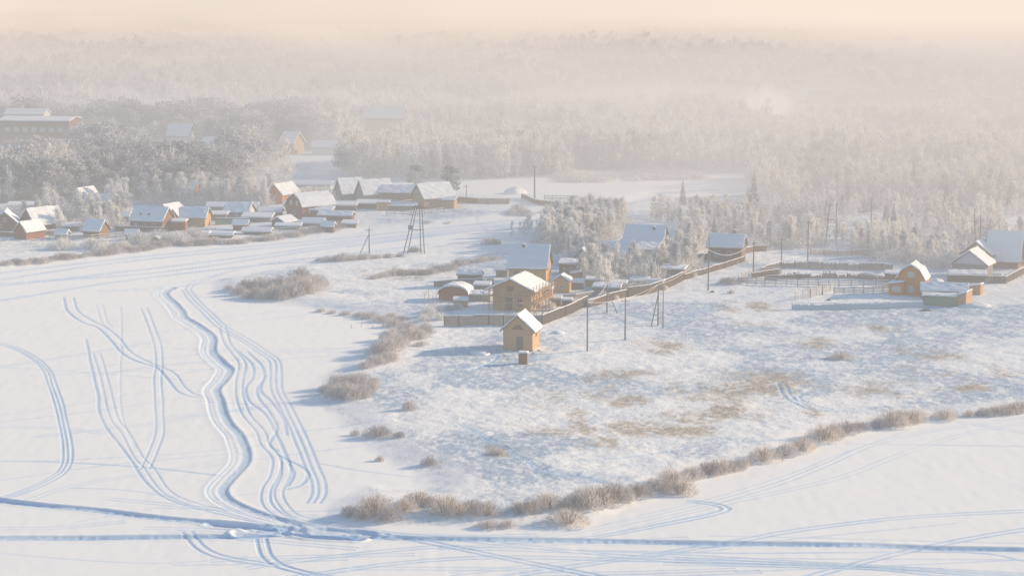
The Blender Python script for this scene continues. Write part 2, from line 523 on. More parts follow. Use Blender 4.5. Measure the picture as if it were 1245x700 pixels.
carve([(640, 656), (800, 627), (928, 593), (993, 569), (1057, 541), (1121, 525), (1186, 516), (1245, 507), (1400, 492)], PAIR, .24, .09, .03, .35)
carve([(720, 650), (880, 612), (1014, 582), (1100, 550), (1186, 524), (1300, 506)], PAIR, .24, .08, .03, .3)
carve([(700, 645), (860, 606), (960, 575), (1030, 548), (1110, 520)], (0,), .24, .08, .03, .3)
carve([(1006, 539), (1245, 542), (1400, 545)], (0,), .34, .1, .03, .45)
carve([(1150, 510), (1200, 518), (1245, 526), (1380, 540)], PAIR, .28, .1, .03, .4)
carve([(700, 668), (900, 672), (1168, 671), (1245, 682)], (0,), .4, .1, .03, .5)
carve([(860, 651), (1000, 654), (1245, 660)], (0,), .3, .08, .02, .35)
carve([(440, 648), (560, 652), (650, 650)], PAIR, .4, .12, .04, .5)
# faint old tracks far out on the river
for a in ([(-20, 334), (200, 309), (400, 291), (640, 266)], [(0, 340), (120, 322), (250, 308), (430, 292), (640, 270)], [(-40, 352), (120, 334), (300, 312), (470, 290), (650, 274)],
          [(0, 365), (160, 340), (330, 320), (520, 297)], [(420, 300), (560, 282), (690, 262)], [(0, 345), (200, 330), (420, 299), (620, 275)]):
    carve(a, PAIR, .6, .16, .03, .55)
rg = random.Random(5)
for k in range(30):
    x0 = rg.uniform(-80, 260); y0 = rg.uniform(350, 695); L_ = rg.uniform(120, 320); s_ = rg.uniform(-.16, .1)
    carve([(x0, y0), (x0 + L_ * .5, y0 + L_ * s_ * .5 + rg.uniform(-4, 4)), (x0 + L_, y0 + L_ * s_)], (0,) if k % 3 else PAIR, .3, .12, .02, .42)
for k in range(14):
    x0 = rg.uniform(420, 1000); y0 = rg.uniform(664, 712); L_ = rg.uniform(200, 420); s_ = rg.uniform(-.10, .06)
    carve([(x0, y0), (x0 + L_ * .5, y0 + L_ * s_ * .5 + rg.uniform(-2, 2)), (x0 + L_, y0 + L_ * s_)], (0,) if k % 2 else PAIR, .3, .12, .02, .42)
# paths over the land
for a in ([(560, 520), (611, 549), (642, 567), (658, 577), (712, 586), (746, 595)],):
    carve(a, (-.3, .3), .35, .12, .04, .6)
carve([(640, 566), (700, 565), (766, 561), (860, 546), (960, 538)], (0,), .35, .15, .05, .5)
carve([(950, 470), (956, 484), (966, 493), (990, 502), (1040, 506)], PAIR, .4, .2, .06, .55)
carve([(990, 478), (972, 484), (978, 494), (1010, 502)], (0,), .4, .2, .06, .5)
carve([(400, 640), (1, 600)], (0,), .01, 0, 0, 0)
carve([(560, 452), (620, 446), (700, 432), (800, 404), (900, 366), (1000, 345)], PAIR, .4, .14, .06, .4)
carve([(1245, 420), (1100, 440), (960, 452), (860, 470), (760, 480)], PAIR, .4, .14, .06, .35)
carve([(570, 456), (600, 442), (606, 430)], (0,), .5, .2, .06, .5)

# dry grass patches (centre and half sizes in pixels of the photograph)
PATCH = [(860, 475, 55, 14, .55), (930, 462, 42, 15, .7), (800, 420, 30, 8, .65), (910, 372, 34, 7, .5), (800, 520, 60, 9, .75), (842, 508, 38, 7, .75),
         (735, 538, 40, 8, .5), (700, 470, 60, 20, .2), (605, 548, 14, 8, .5), (525, 560, 20, 14, .3), (990, 500, 20, 10, .3), (1180, 455, 90, 20, .15),
         (1060, 470, 60, 12, .25), (560, 625, 120, 14, .35), (440, 612, 30, 14, .35), (1100, 512, 80, 7, .35), (760, 600, 60, 10, .25), (500, 330, 60, 8, .4),
         (1180, 500, 70, 6, .4), (470, 392, 60, 7, .45), (700, 520, 80, 14, .2), (960, 350, 40, 8, .3), (880, 500, 60, 9, .5), (770, 487, 50, 8, .4), (990, 415, 40, 7, .35), (1130, 428, 46, 8, .35), (1060, 398, 40, 6, .3), (760, 452, 36, 8, .35), (900, 395, 44, 6, .35), (1190, 470, 60, 7, .3), (680, 500, 40, 8, .3)]
ST = np.zeros_like(GZ)
for (a, b_, ra, rb, k) in PATCH:
    x, y = flat(a, b_, .8); s = F / (y * CP + 70 * SP); rx = ra / s; ry = rb / (s * (HC / y))
    r0 = max(0, int(rowof(y - 2 * ry))); r1 = min(NR - 1, int(rowof(y + 2 * ry)) + 1)
    X = GX[r0:r1]; Y = GY[r0:r1]
    g = np.exp(-(((X - x) / rx) ** 2 + ((Y - y) / ry) ** 2) * .9)
    n_ = fbm(X / 3.2, Y / 6.5, 31, 4)
    GG[r0:r1] = np.maximum(GG[r0:r1], np.clip(g * 1.25 * k + n_ * 1.0 * g, 0, 1) * GL[r0:r1])
fine = noise(GX / .55, GY / .9, 33) * .5 + .5
fine2 = fbm(GX / .8, GY / 1.3, 36, 2)
GG = np.clip(GG * (.55 + 1.1 * fine + .9 * fine2) - .12, 0, .75)
# blue slope shade painted into the snow in broad drifts, flecked like stubbly ground
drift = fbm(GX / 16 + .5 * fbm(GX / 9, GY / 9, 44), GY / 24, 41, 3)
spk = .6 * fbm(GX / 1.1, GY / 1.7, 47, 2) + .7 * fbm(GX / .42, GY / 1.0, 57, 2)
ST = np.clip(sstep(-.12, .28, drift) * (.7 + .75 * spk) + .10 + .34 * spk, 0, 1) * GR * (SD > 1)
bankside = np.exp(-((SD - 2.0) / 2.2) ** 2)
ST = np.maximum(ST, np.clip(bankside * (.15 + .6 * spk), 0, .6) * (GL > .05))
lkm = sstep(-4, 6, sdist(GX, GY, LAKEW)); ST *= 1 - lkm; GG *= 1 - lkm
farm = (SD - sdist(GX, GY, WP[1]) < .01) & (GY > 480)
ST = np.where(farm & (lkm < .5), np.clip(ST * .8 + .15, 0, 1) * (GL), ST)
# edges dip below the wide sheet
edge = np.minimum(np.minimum(np.arange(NC), NC - 1 - np.arange(NC))[None, :] / 6, 1.0)
edge = np.minimum(edge, (np.arange(NR)[:, None]) / 5.0)
GZ = GZ * edge - 1.2 * (1 - edge)
GZ[-8:] -= np.linspace(0, 1.5, 8)[:, None]

idx = np.arange(NR * NC).reshape(NR, NC)
Fq = np.stack([idx[:-1, :-1], idx[:-1, 1:], idx[1:, 1:], idx[1:, :-1]], -1).reshape(-1, 4)
Vall = np.stack([GX.ravel(), GY.ravel(), GZ.ravel()], 1)
isl = (GL.ravel()[Fq].max(1) > .03)
lkf = (lkm.ravel()[Fq].max(1) > .5)
AT = dict(track=GT.ravel(), grass=GG.ravel(), stubble_shade=ST.ravel(), rough=(GR * (1 - lkm)).ravel())
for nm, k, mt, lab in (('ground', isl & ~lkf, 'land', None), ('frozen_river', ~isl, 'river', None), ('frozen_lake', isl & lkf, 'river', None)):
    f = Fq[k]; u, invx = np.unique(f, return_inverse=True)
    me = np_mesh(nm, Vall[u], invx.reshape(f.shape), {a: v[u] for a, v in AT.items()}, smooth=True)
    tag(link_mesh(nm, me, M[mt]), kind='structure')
# the wide sheet out to the horizon
gx = np.concatenate([np.linspace(-9000, -600, 12), np.linspace(-560, 560, 90), np.linspace(600, 9000, 12)])
gy = np.concatenate([np.linspace(-3000, 200, 8), np.linspace(230, 1600, 110), np.linspace(1700, 14000, 16)])
WX, WY = np.meshgrid(gx, gy)
WZ = np.where(WY > 760, .75 + .3 * fbm(WX / 40, WY / 40, 2), np.where(np.abs(WX) > .31 * WY, -.15, -1.4))
WZ = np.where(WY < 228, -.1, WZ)
ii = np.arange(WX.size).reshape(WX.shape)
fq = np.stack([ii[:-1, :-1], ii[:-1, 1:], ii[1:, 1:], ii[1:, :-1]], -1).reshape(-1, 4)
me = np_mesh('snow_plain', np.stack([WX.ravel(), WY.ravel(), WZ.ravel()], 1), fq, dict(stubble_shade=np.full(WX.size, .2)), True)
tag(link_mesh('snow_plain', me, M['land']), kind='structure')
# ================================================================ buildings
DRIFT = bpy.data.textures.new('drift', 'CLOUDS'); DRIFT.noise_scale = 1.1; DRIFT.noise_depth = 2


def roof_line(kind, w, h, rh, o):
    if kind == 'gambrel':
        return [(-w / 2 - o, h - .1), (-w * .33, h + rh * .62), (0, h + rh), (w * .33, h + rh * .62), (w / 2 + o, h - .1)]
    if kind == 'shed':
        return [(-w / 2 - o, h), (w / 2 + o, h + rh)]
    if kind == 'arch':
        return [((w / 2 + o) * math.cos(t), h + rh * math.sin(t)) for t in np.linspace(math.pi, 0, 9)]
    s = rh / (w / 2)
    return [(-w / 2 - o, h - o * s), (0, h + rh), (w / 2 + o, h - o * s)]


def face_pt(face, w, d, u, z, out):
    """local position on a wall face and the turn of a box lying flat on it"""
    if face == 'F': return (u, -d / 2 - out, z), 0
    if face == 'B': return (u, d / 2 + out, z), 0
    if face == 'R': return (w / 2 + out, u, z), math.pi / 2
    return (-w / 2 - out, u, z), math.pi / 2


def add_window(root, w, d, face, u, z, ww, wh, pane='glass', frame='trim', bar=True):
    mb = MB()
    t = .1
    def bx(du_, dz_, a, c, name=None, out=.03, th=.10):
        (x, y, zz), rz = face_pt(face, w, d, u + du_, z + dz_, out)
        mb.box((x, y, zz), (a, th, c), rz)
    bx(0, wh / 2 + t / 2, ww + 2 * t, t); bx(0, -wh / 2 - t / 2, ww + 2 * t + .1, t)
    bx(-ww / 2 - t / 2, 0, t, wh); bx(ww / 2 + t / 2, 0, t, wh)
    if bar: bx(0, 0, .06, wh)
    fr = mb.build('window', M[frame], root)
    pb = MB(); p, rz = face_pt(face, w, d, u, z, .012); pb.box(p, (ww, .04, wh), rz)
    pb.build('pane', M[pane], fr); return fr


def add_door(root, w, d, face, u, dw, dh, m_='darkgrey', z0=.1):
    mb = MB(); p, rz = face_pt(face, w, d, u, z0 + dh / 2, .03); mb.box(p, (dw, .09, dh), rz)
    return mb.build('door', M[m_], root)


def house(name, label, cat, px, py, w, d, h, rh, rz=0.0, wall='log', kind='gable', o=.5, front='G', group=None, wins=(), doors=(), chimney=None,
          snow=.32, roofm='roofdark', z0=0.0, tiny=False, anchor='front', gable_m=None, oy=None):
    """px, py: foot of the middle of the wall that faces the camera, in pixels of the photograph.
    w: width across the gable, d: length along the ridge. front 'G': gable faces camera; 'E': eave faces camera."""
    x, y, _ = at(px, py)
    a = R(rz) + (math.pi / 2 if front == 'E' else 0.0)
    back = (d if front == 'G' else w) / 2
    a0 = R(rz)
    cx, cy = x - math.sin(a0) * back, y + math.cos(a0) * back
    z = gz(cx, cy) + z0
    root = thing(name, label, cat, (cx, cy, z - .15), a, group)
    ln = roof_line(kind, w, h, rh, 0.0)
    if kind == 'gambrel': ln[0] = (-w / 2, h); ln[-1] = (w / 2, h)
    mb = MB()
    prof = [(-w / 2, 0), (w / 2, 0)] + [(q[0], q[1]) for q in reversed(ln)]
    mb.prism(prof, -d / 2, d / 2)
    mb.build('wall', M[wall], root)
    if gable_m:
        g = MB(); g.prism([(q[0] * .97, q[1] - .04) for q in reversed(ln)], -d / 2 - .03, -d / 2 + .02); g.build('gable', M[gable_m], root)
    RL = roof_line(kind, w, h, rh, o)
    oy = o if oy is None else oy
    mb = MB(); mb.slab(RL, .13, -d / 2 - oy, d / 2 + oy, .01)
    rf = mb.build('roof', M[roofm], root)
    if snow:
        mb = MB(); SL = [(q[0] * (.995 if k in (0, len(RL) - 1) else 1), q[1]) for k, q in enumerate(RL)]
        mb.slab(SL, snow, -d / 2 - oy + .03, d / 2 + oy - .03, .143)
        so = mb.build('roof_snow', M['snow'], rf, bevel=0 if tiny else min(.14, snow * .45))
        if not tiny:
            q = so.modifiers.new('sub', 'SUBSURF'); q.subdivision_type = 'SIMPLE'; q.levels = q.render_levels = 3
            q = so.modifiers.new('drift', 'DISPLACE'); q.texture = DRIFT; q.strength = .34; q.mid_level = .5; q.texture_coords = 'GLOBAL'
    for wn in wins: add_window(root, w, d, *wn)
    for dr in doors: add_door(root, w, d, *dr)
    if chimney:
        u, v, ch = chimney
        zt = h + rh * (1 - abs(u) / (w / 2)) if kind == 'gable' else h + rh * .9
        mb = MB(); mb.box((u, v, zt + ch / 2 - .2), (.55, .55, ch + .6)); c = mb.build('chimney', M['flue'], rf)
        mb = MB(); mb.box((u, v, zt + ch + .18), (.66, .66, .16)); mb.build('snow_cap', M['snow'], c)
    return root


def W(face, u, z, ww=.9, wh=1.1, pane='glass', frame='trim'): return (face, u, z, ww, wh, pane, frame)


# ---- the three houses in front on the spit
log_cabin = house('log_cabin', 'small pale new log cabin standing alone in front of the dark fence', 'cabin', 629.5, 426, 5.2, 5.6, 3.75, 2.35, -13, 'logpale', o=.6,
      gable_m='log', wins=[W('R', .2, 2.9, .8, 1.3, 'glass', 'logpale')], doors=[('F', .35, 1.15, 2.3, 'darkgrey', .25)], oy=.45)
mb = MB(); mb.box((0, -2.86, 3.95), (2.0, .12, .28)); mb.box((0, -2.86, 4.32), (1.2, .10, .45)); mb.build('gable_board', M['brown'], log_cabin)
mb = MB(); mb.box((0, -2.84, 2.7), (5.25, .08, .12)); mb.build('floor_beam', M['log'], log_cabin)
for u, v in ((-2.0, -2.4), (2.2, -2.4), (2.3, 2.3)):
    mb = MB(); mb.box((u, v, .1), (.8, .8, .3)); mb.build('footing', M['stub'], log_cabin)

x, y, z = at(636.3, 442)
t = thing('outhouse', 'tiny red brown plank outhouse with snow on its lid in front of the small cabin', 'outhouse', (x, y, z - .1), R(-8))
mb = MB(); mb.box((0, 0, .95), (1.45, 1.35, 1.9)); mb.build('wall', M['red'], t)
mb = MB(); mb.box((0, -.70, .95), (.75, .05, 1.6)); mb.build('door', M['brown'], t)
mb = MB(); mb.box((0, 0, 1.96), (1.8, 1.7, .1)); rf = mb.build('roof', M['roofdark'], t)
mb = MB(); mb.box((0, 0, 2.12), (1.8, 1.7, .22), 0, .85); mb.build('roof_snow', M['snow'], rf, bevel=.07)

wide = house('log_house', 'wide unfinished two storey log house with low snowy gable, wrapped in scaffolding', 'house', 622, 377, 7.6, 8.2, 4.4, 1.75, -17, 'log', o=1.25, oy=1.3,
      wins=[W('F', 1.6, 1.65, 1.2, 1.4, 'glass', 'log'), W('R', -2.0, 3.3, 1.2, 1.1, 'glass', 'logpale'), W('R', 1.6, 3.3, 1.2, 1.1, 'glass', 'logpale'),
            W('R', -1.8, 1.3, 1.3, 1.5, 'glass', 'logpale'), W('F', -.2, 4.4, 1.3, 1.0, 'glass', 'log'), W('R', 1.9, 1.3, 1.0, 1.3, 'glass', 'logpale')],
      doors=[('F', -.5, 1.3, 2.4, 'darkgrey', .1)])
mb = MB(); mb.box((0, -4.62, 3.0), (8.8, 1.0, .12)); mb.build('balcony', M['log'], wide)
for u in (-4.2, -1.6, 1.4, 4.2):
    mb = MB(); mb.box((u, -5.1, 2.3), (.16, .16, 4.6)); mb.build('post', M['log'], wide)
mb = MB(); mb.box((0, -5.15, 3.95), (8.9, .08, .1)); mb.box((0, -5.15, 3.5), (8.9, .06, .06)); mb.build('railing', M['logpale'], wide)

wx, wy, wz = wide.location
sc_t = thing('scaffolding', 'pole scaffolding standing around the unfinished wide log house', 'scaffolding', (wx, wy, wz), R(-17))
mb = MB(); pk = MB()
for y_ in np.linspace(-5.6, 5.2, 6):
    for x_ in (4.75, 5.9):
        mb.tube((x_, y_, 0), (x_ + .05, y_, 5.1), .06)
    pk.box((5.3, y_, 2.05), (1.4, .12, .1)); pk.box((5.3, y_, 3.9), (1.4, .12, .1))
for x_ in np.linspace(-5.0, 5.0, 6):
    mb.tube((x_, -6.1, 0), (x_, -6.1, 4.4 + .5 * math.cos(x_)), .055)
for zz in (1.9, 3.2, 4.6):
    mb.tube((5.9, -5.9, zz), (5.9, 5.4, zz + .1), .05)
    if zz < 4: mb.tube((-5.2, -6.1, zz), (5.9, -6.1, zz), .05)
for k in range(4):
    mb.tube((5.93, -5.6 + 2.2 * k, .2), (5.93, -3.4 + 2.2 * k, 3.2), .045)
mb.tube((7.2, -2, 0), (5.9, -2, 3.4), .05); mb.tube((7.4, 2, 0), (5.9, 2, 3.4), .05)
mb.build('frame', M['logpale'], sc_t)
pk.box((5.35, -.2, 2.16), (1.2, 11.2, .08)); pk.box((5.35, -.2, 4.0), (1.2, 11.2, .08)); pk.box((-1, -5.65, 1.9), (7.0, .6, .07)); pk.build('plank_deck', M['logpale'], sc_t)

house('steep_roofed_house', 'tall log house with broad blue shaded snow roof and dark chimney behind the scaffolded house', 'house', 641, 348, 8.4, 7.7, 4.1, 3.9, -8, 'log', o=.5, front='E',
      wins=[W('F', 0, 5.2, 1.0, 1.2, 'glass', 'logpale'), W('L', 2.2, 2.6, 1, 1.2, 'glass', 'log'), W('F', 1.6, 2.1, 1, 1.2, 'glass', 'log')], chimney=(-.6, 1.2, .8))
house('garden_hut', 'yellowish gabled hut right beside the tall steep roofed house', 'hut', 682, 356, 3.0, 3.2, 2.5, 1.0, -12, 'log', o=.3, wins=[W('F', 0, 1.4, .5, .6)])
house('sauna_shed', 'low two level brown bath house behind the yellowish hut', 'shed', 690, 334, 3.8, 3.6, 2.2, .5, -8, 'brown', o=.3, front='E', kind='shed', wins=[W('L', .6, 1.3, .5, .5)])
house('lean_to', 'little lit lean-to at the right foot of the brown bath house', 'shed', 699.5, 342, 1.8, 2.2, 1.5, .5, -8, 'log', o=.2, kind='shed', tiny=True)
# round topped shed and low sheds on the left
house('arched_shed', 'red brown shed with a rounded snowy roof at the left end of the yards', 'shed', 551, 366, 5.8, 4.6, 1.2, 1.7, -12, 'red', kind='arch', o=.25, doors=[('F', .9, .8, 1.5, 'brown', .05)])
house('long_shed', 'low grey shed left of the scaffolded house', 'shed', 571, 342, 2.2, 5.0, 1.5, .6, -6, 'brown', front='E', o=.3)
house('long_shed', 'small snow topped grey box shed behind the low yard fence', 'shed', 610, 337, 2.0, 2.4, 1.6, .5, -6, 'grey', front='E', o=.2, tiny=True)
house('wood_shelter', 'open grey wood shelter between the round roofed shed and the scaffolded house', 'shelter', 583, 366, 2.0, 4.2, 1.2, .5, -8, 'grey', front='E', kind='shed', o=.3)
house('wood_shelter', 'snow covered lumber shelter beside the left corner of the scaffolded house', 'shelter', 586, 354, 1.6, 3.2, 1.3, .3, -8, 'darkgrey', front='E', kind='shed', o=.2, tiny=True)

# ---- middle of the spit, among the frosted trees
house('frosted_cottage', 'small dark gabled cottage with a frosted snow roof left of the thicket', 'cottage', 708, 325, 3.6, 7.0, 2.3, 1.9, -30, 'grey', o=.5, wins=[W('F', 0, 1.5, .7, .8)])
house('broad_roofed_house', 'house mostly hidden by frosted trees showing one broad blue roof', 'house', 742, 324, 7.5, 8.0, 2.2, 2.7, -12, 'grey', front='E', o=.6)
house('pink_topped_shed', 'small shed with rounded sunlit snow just left of the two part roof', 'shed', 763, 311, 3.6, 3.4, 2.2, .9, -15, 'grey', front='E', kind='arch', o=.3)
h = house('long_house', 'large brown house whose pale blue roof steps in two levels, behind the thicket', 'house', 781, 312, 8.6, 8.2, 2.9, 3.6, -14, 'brown', front='E', o=.7,
      wins=[W('F', 0, 4.6, 1.0, 1.1), W('F', -2, 1.9, .9, 1.1), W('F', 2, 1.9, .9, 1.1)], chimney=(-1, -2, .8))
house('porch_annex', 'brown porch extension with its own snow slope in front of the two level roof house', 'annex', 786, 316, 3.2, 4.4, 2.2, 1.2, -14, 'brown', front='E', kind='shed', o=.5)
house('gabled_wing', 'brown gabled outbuilding behind the right end of the two level roof house', 'outbuilding', 808, 303, 4.0, 4.0, 2.6, 1.6, -14, 'brown', front='E', o=.3, wins=[W('F', 0, 1.6, .7, .7)])
house('yard_shed', 'low grey and yellow shed with flat snow roof at the end of the brown fence', 'shed', 817, 340, 4.0, 4.8, 2.2, .3, -16, 'grey', front='E', kind='shed', o=.35, doors=[('F', .3, 1.2, 1.7, 'log', .05)])
house('square_house', 'brown log house with blue roof and thin flue standing apart right of the thicket', 'house', 881, 318, 6.4, 7.4, 3.4, 2.2, -14, 'brown', front='E', o=.5,
      wins=[W('L', 1.8, 1.9), W('L', -1.0, 1.9), W('F', 0, 2.0), W('F', 0, 4.2, .7, .8)], chimney=(.4, -1.6, 1.3))
house('grey_yard_shed', 'long grey blue snow roofed shed behind the brown fence below the thicket', 'shed', 737, 360, 2.4, 5.6, 1.7, .5, -12, 'grey', front='E', kind='shed', o=.2)
house('grey_yard_shed', 'flat topped low dark store left of the braced pole', 'store', 689, 376, 1.7, 1.9, 1.7, .1, -8, 'brown', front='E', kind='shed', o=.12, tiny=True)
house('grey_yard_shed', 'low pale blue roofed store hidden inside the brown fenced yard', 'store', 776, 349, 2.4, 3.6, 1.2, .5, -14, 'grey', front='E', kind='shed', o=.2, tiny=True)
house('grey_yard_shed', 'snow mounded low store just behind the brown fence', 'store', 795, 352, 2.0, 3.6, 1.3, .5, -14, 'brown', front='E', kind='arch', o=.2, tiny=True)

# ---- right hand cluster
o1 = house('gambrel_house', 'bright orange two storey house with mansard gable and white windows', 'house', 1106.5, 359, 5.6, 5.4, 3.2, 3.0, -20, 'orange', 'gambrel', o=.25,
      wins=[W('F', .1, 4.4, 1.1, 1.0, 'curtain', 'trim'), W('F', .1, 1.5, .8, 1.1, 'curtain', 'trim'), W('R', 0, 1.8, .8, 1.0, 'curtain', 'trim')])
house('orange_annex', 'low orange annex with a wide curtained window joined left of the mansard house', 'annex', 1089, 359, 2.9, 3.2, 2.3, .5, -20, 'orange', o=.2, kind='shed',
      wins=[W('F', .1, 1.45, 1.4, .9, 'curtain', 'trim')])
house('brown_outbuilding', 'low brown outbuilding with flat snowy roof left behind the orange house', 'outbuilding', 1089, 344, 3.2, 4.4, 1.9, .2, -10, 'brown', front='E', kind='shed', o=.25)
house('blue_roofed_shed', 'shed under a broad blue shaded roof in front right of the orange house', 'shed', 1148, 363, 4.6, 8.8, 1.6, 1.1, -10, 'brown', front='E', o=.4)
house('green_shed', 'green boarded low shed with a snow rim, lowest of the right hand cluster', 'shed', 1141.5, 372, 2.6, 6.4, 1.9, .1, -10, 'green', front='E', kind='shed', o=.15)
house('woodshed', 'pale sunlit open ended woodshed at right of the green shed', 'woodshed', 1168, 372, 2.0, 4.2, 1.9, .8, -28, 'logpale', kind='shed', o=.15)
house('woodshed', 'small slanting sunlit plank shed further right of the open woodshed', 'woodshed', 1184, 358, 2.6, 1.8, 1.5, .6, -30, 'logpale', kind='shed', o=.1, tiny=True)
r1 = house('veranda_house', 'house with cream sunlit double snow gable and a dark veranda at right', 'house', 1178, 337, 7.2, 5.6, 3.0, 2.6, -26, 'grey', o=.6,
      wins=[W('F', -1.2, 1.5, 1.4, .9), W('F', 1.4, 1.5, 1.4, .9)], gable_m='bluewhite')
house('veranda', 'low snow covered veranda along the front of the double gabled house', 'veranda', 1176, 343, 2.4, 7.4, 1.6, .5, -8, 'brown', front='E', kind='shed', o=.3)
house('rear_gable_house', 'taller sunlit gable rising right behind the veranda house', 'house', 1186, 326, 6.4, 6.0, 3.4, 2.4, -26, 'log', o=.5)
house('a_frame_house', 'tall steep roofed house with lavender blue snow slope at the right edge of the picture', 'house', 1219, 326, 6.6, 6.4, 2.5, 5.0, -20, 'red', front='E', o=.7,
      wins=[W('F', 0, 3.9, 1.0, 1.2), W('F', -1.2, 1.6, .8, 1.1), W('F', 1.2, 1.6, .8, 1.1)])
tg = thing('blue_gate', 'pale blue gate in the brown fence at the far right', 'gate', (*at(1212, 343)[:2], at(1212, 343)[2]), R(-6))
mb = MB(); mb.box((-.75, 0, .9), (.14, .14, 1.9)); mb.box((.75, 0, .9), (.14, .14, 1.9)); mb.box((0, 0, 1.75), (1.5, .1, .14)); mb.build('frame', M['bluewhite'], tg)
mb = MB(); mb.box((0, .02, .85), (1.3, .05, 1.4)); mb.build('panel', M['bluewhite'], tg)


# ---- fences
def fence(name, label, pts, hgt, m_='fence', gap=.03, bw=.16, cap=True, rails=False, post_step=3.2, group=None, wob=.04, cat='fence', seg_snow=.07, maxposts=30):
    P = [np.array(at(a, b_)[:2]) for a, b_ in pts]
    x0, y0 = P[0]; z0 = gz(x0, y0)
    root = thing(name, label, cat, (x0, y0, z0), 0, group)
    bd = MB(); sn = MB(); ps = []
    carry = 0.0
    for a, b_ in zip(P[:-1], P[1:]):
        L_ = np.linalg.norm(b_ - a); dr = (b_ - a) / L_; ang = math.atan2(dr[1], dr[0])
        n = int(L_ / post_step) + 1
        for k in range(n + 1): ps.append(a + dr * L_ * k / n)
        if rails:
            for zz in rails:
                m2 = max(1, int(L_ / 3))
                for k in range(m2):
                    c = a + dr * L_ * (k + .5) / m2
                    zc = gz(*c) - z0 + zz * hgt + random.uniform(-wob, wob)
                    bd.box((c[0] - x0, c[1] - y0, zc), (L_ / m2 + .1, .06, .15), ang)
                    sn.box((c[0] - x0, c[1] - y0, zc + .1), (L_ / m2, .10, .07), ang)
        else:
            m2 = int(L_ / (bw + gap)); st = L_ / max(m2, 1)
            for k in range(m2):
                c = a + dr * st * (k + .5)
                if k % 14 == 0: zg = gz(*c) - z0; stp = random.uniform(-2.2, 1.2) * wob
                hh = hgt + stp + random.uniform(-wob, wob)
                bd.box((c[0] - x0, c[1] - y0, zg + hh / 2 - .2), (bw, .05, hh + .4), ang)
            m3 = max(1, int(L_ / 2.7))
            for k in range(m3):
                c = a + dr * L_ * (k + .5) / m3
                if cap: sn.box((c[0] - x0, c[1] - y0, gz(*c) - z0 + hgt + .05), (L_ / m3, .14, seg_snow + .06), ang)
    bd.build('rail' if rails else 'board_panel', M[m_], root)
    if sn.v: sn.build('snow_cap', M['snow'], root)
    for p in ps[:maxposts]:
        mb = MB(); q = (p[0] - x0 + .0, p[1] - y0 + .09); mb.box((q[0], q[1], gz(*p) - z0 + hgt / 2 - .1), (.15, .13, hgt + .5)); mb.build('post', M[m_], root)
    return root


fence('board_fence', 'tall dark brown board fence running behind the small cabin and turning uphill to the right', [(540, 396), (612, 395.5), (659.5, 395), (688, 384), (714, 372)], 1.9, 'darkfence')
fence('board_fence', 'brown board fence continuing uphill past the braced pole', [(716, 374), (738, 367), (764, 360.5)], 1.5, wob=.12)
fence('board_fence', 'red brown board fence below the frosted trees, with a snowy step in its top', [(764, 361), (790, 357), (812, 350), (831, 341)], 1.9, 'fence', wob=.16)
fence('board_fence', 'short brown fence between the flat roofed shed and the square house', [(832, 340), (858, 333), (892, 322), (905, 318)], 1.2, 'fence', wob=.15)
fence('board_fence', 'dark fence running left out of the trees behind the square house', [(822, 318), (850, 317), (862, 316)], 1.4, 'darkgrey')
fence('board_fence', 'low dark fence at the back of the left yards', [(528, 349), (560, 347), (600, 346)], 1.2, 'darkgrey')
fence('board_fence', 'grey cross yard fence right of the scaffolded house', [(668, 366), (700, 364), (722, 361)], 1.1, 'grey')
fence('board_fence', 'brown fence enclosing the house with the veranda at the far right', [(1152, 343), (1190, 344), (1222, 345), (1245, 333), (1262, 326)], 1.5, 'fence')
fence('board_fence', 'brown fence beside the right wall of the square house', [(908, 308), (916, 306), (932, 305)], 1.3, 'brown')
fence('long_low_wall', 'long low pale blue sheet wall in front of the corrals', [(963, 376), (1040, 376), (1122, 374)], 1.1, 'bluewhite', gap=0, bw=.5, wob=.12, cat='wall', post_step=5)
fence('rail_fence', 'grey rail corral fence nearest the field, closing the left end', [(898, 345), (930, 346.5), (970, 348), (1020, 349), (1080, 349)], 1.4, 'grey', rails=(.3, .62, .95), post_step=2.6)
fence('rail_fence', 'grey rail corral fence of the second row', [(898, 343), (915, 336), (950, 333)], 1.4, 'grey', rails=(.35, .65, .95), post_step=2.6)
fence('board_fence', 'weathered grey board fence behind the corral', [(925, 334), (950, 326), (1000, 327), (1060, 328), (1085, 329)], 1.5, 'darkgrey', wob=.15)
fence('board_fence', 'brown corral boards behind the grey rails', [(930, 341), (985, 338), (1030, 338), (1076, 342)], 1.0, 'fence', wob=.3)
fence('board_fence', 'low brown shed wall at the left of the corral', [(914, 338), (948, 333)], 1.1, 'fence')
fence('rail_fence', 'dark low rail fence between the corral and the white pickets', [(1014, 358), (1050, 357), (1085, 355)], 1.3, 'grey', rails=(.3, .6, .9), post_step=2.4)
fence('board_fence', 'short yellow grey fence at the edge of the wood above the corral', [(985, 309), (1035, 311), (1072, 309.5)], 1.3, 'log', gap=.12, wob=.12)
fence('picket_stack', 'row of leaning pale pickets beside the low blue wall', [(967, 365), (985, 362), (1000, 358), (1014, 352)], 1.6, 'trim', gap=.5, bw=.2, cap=False, wob=.25, cat='pickets')
fence('board_fence', 'long brown fence under the field on the far bank', [(556, 246), (580, 248), (619, 248)], 1.5, 'brown')
fence('board_fence', 'brown fence slanting towards the river on the far bank', [(634, 241), (655, 249), (682, 251)], 1.2, 'brown')
fence('rail_fence', 'long grey rail fence right of the tall far pole', [(662, 243), (700, 245), (725, 250), (760, 256)], 1.4, 'grey', rails=(.3, .6, .95), post_step=2.6)
fence('board_fence', 'green yard fence in front of the hip roofed house', [(262, 273), (285, 273), (303, 272)], 1.6, 'green')
fence('board_fence', 'grey yard fence beneath the twin gabled houses', [(412, 252), (440, 252), (470, 251)], 1.4, 'darkgrey')
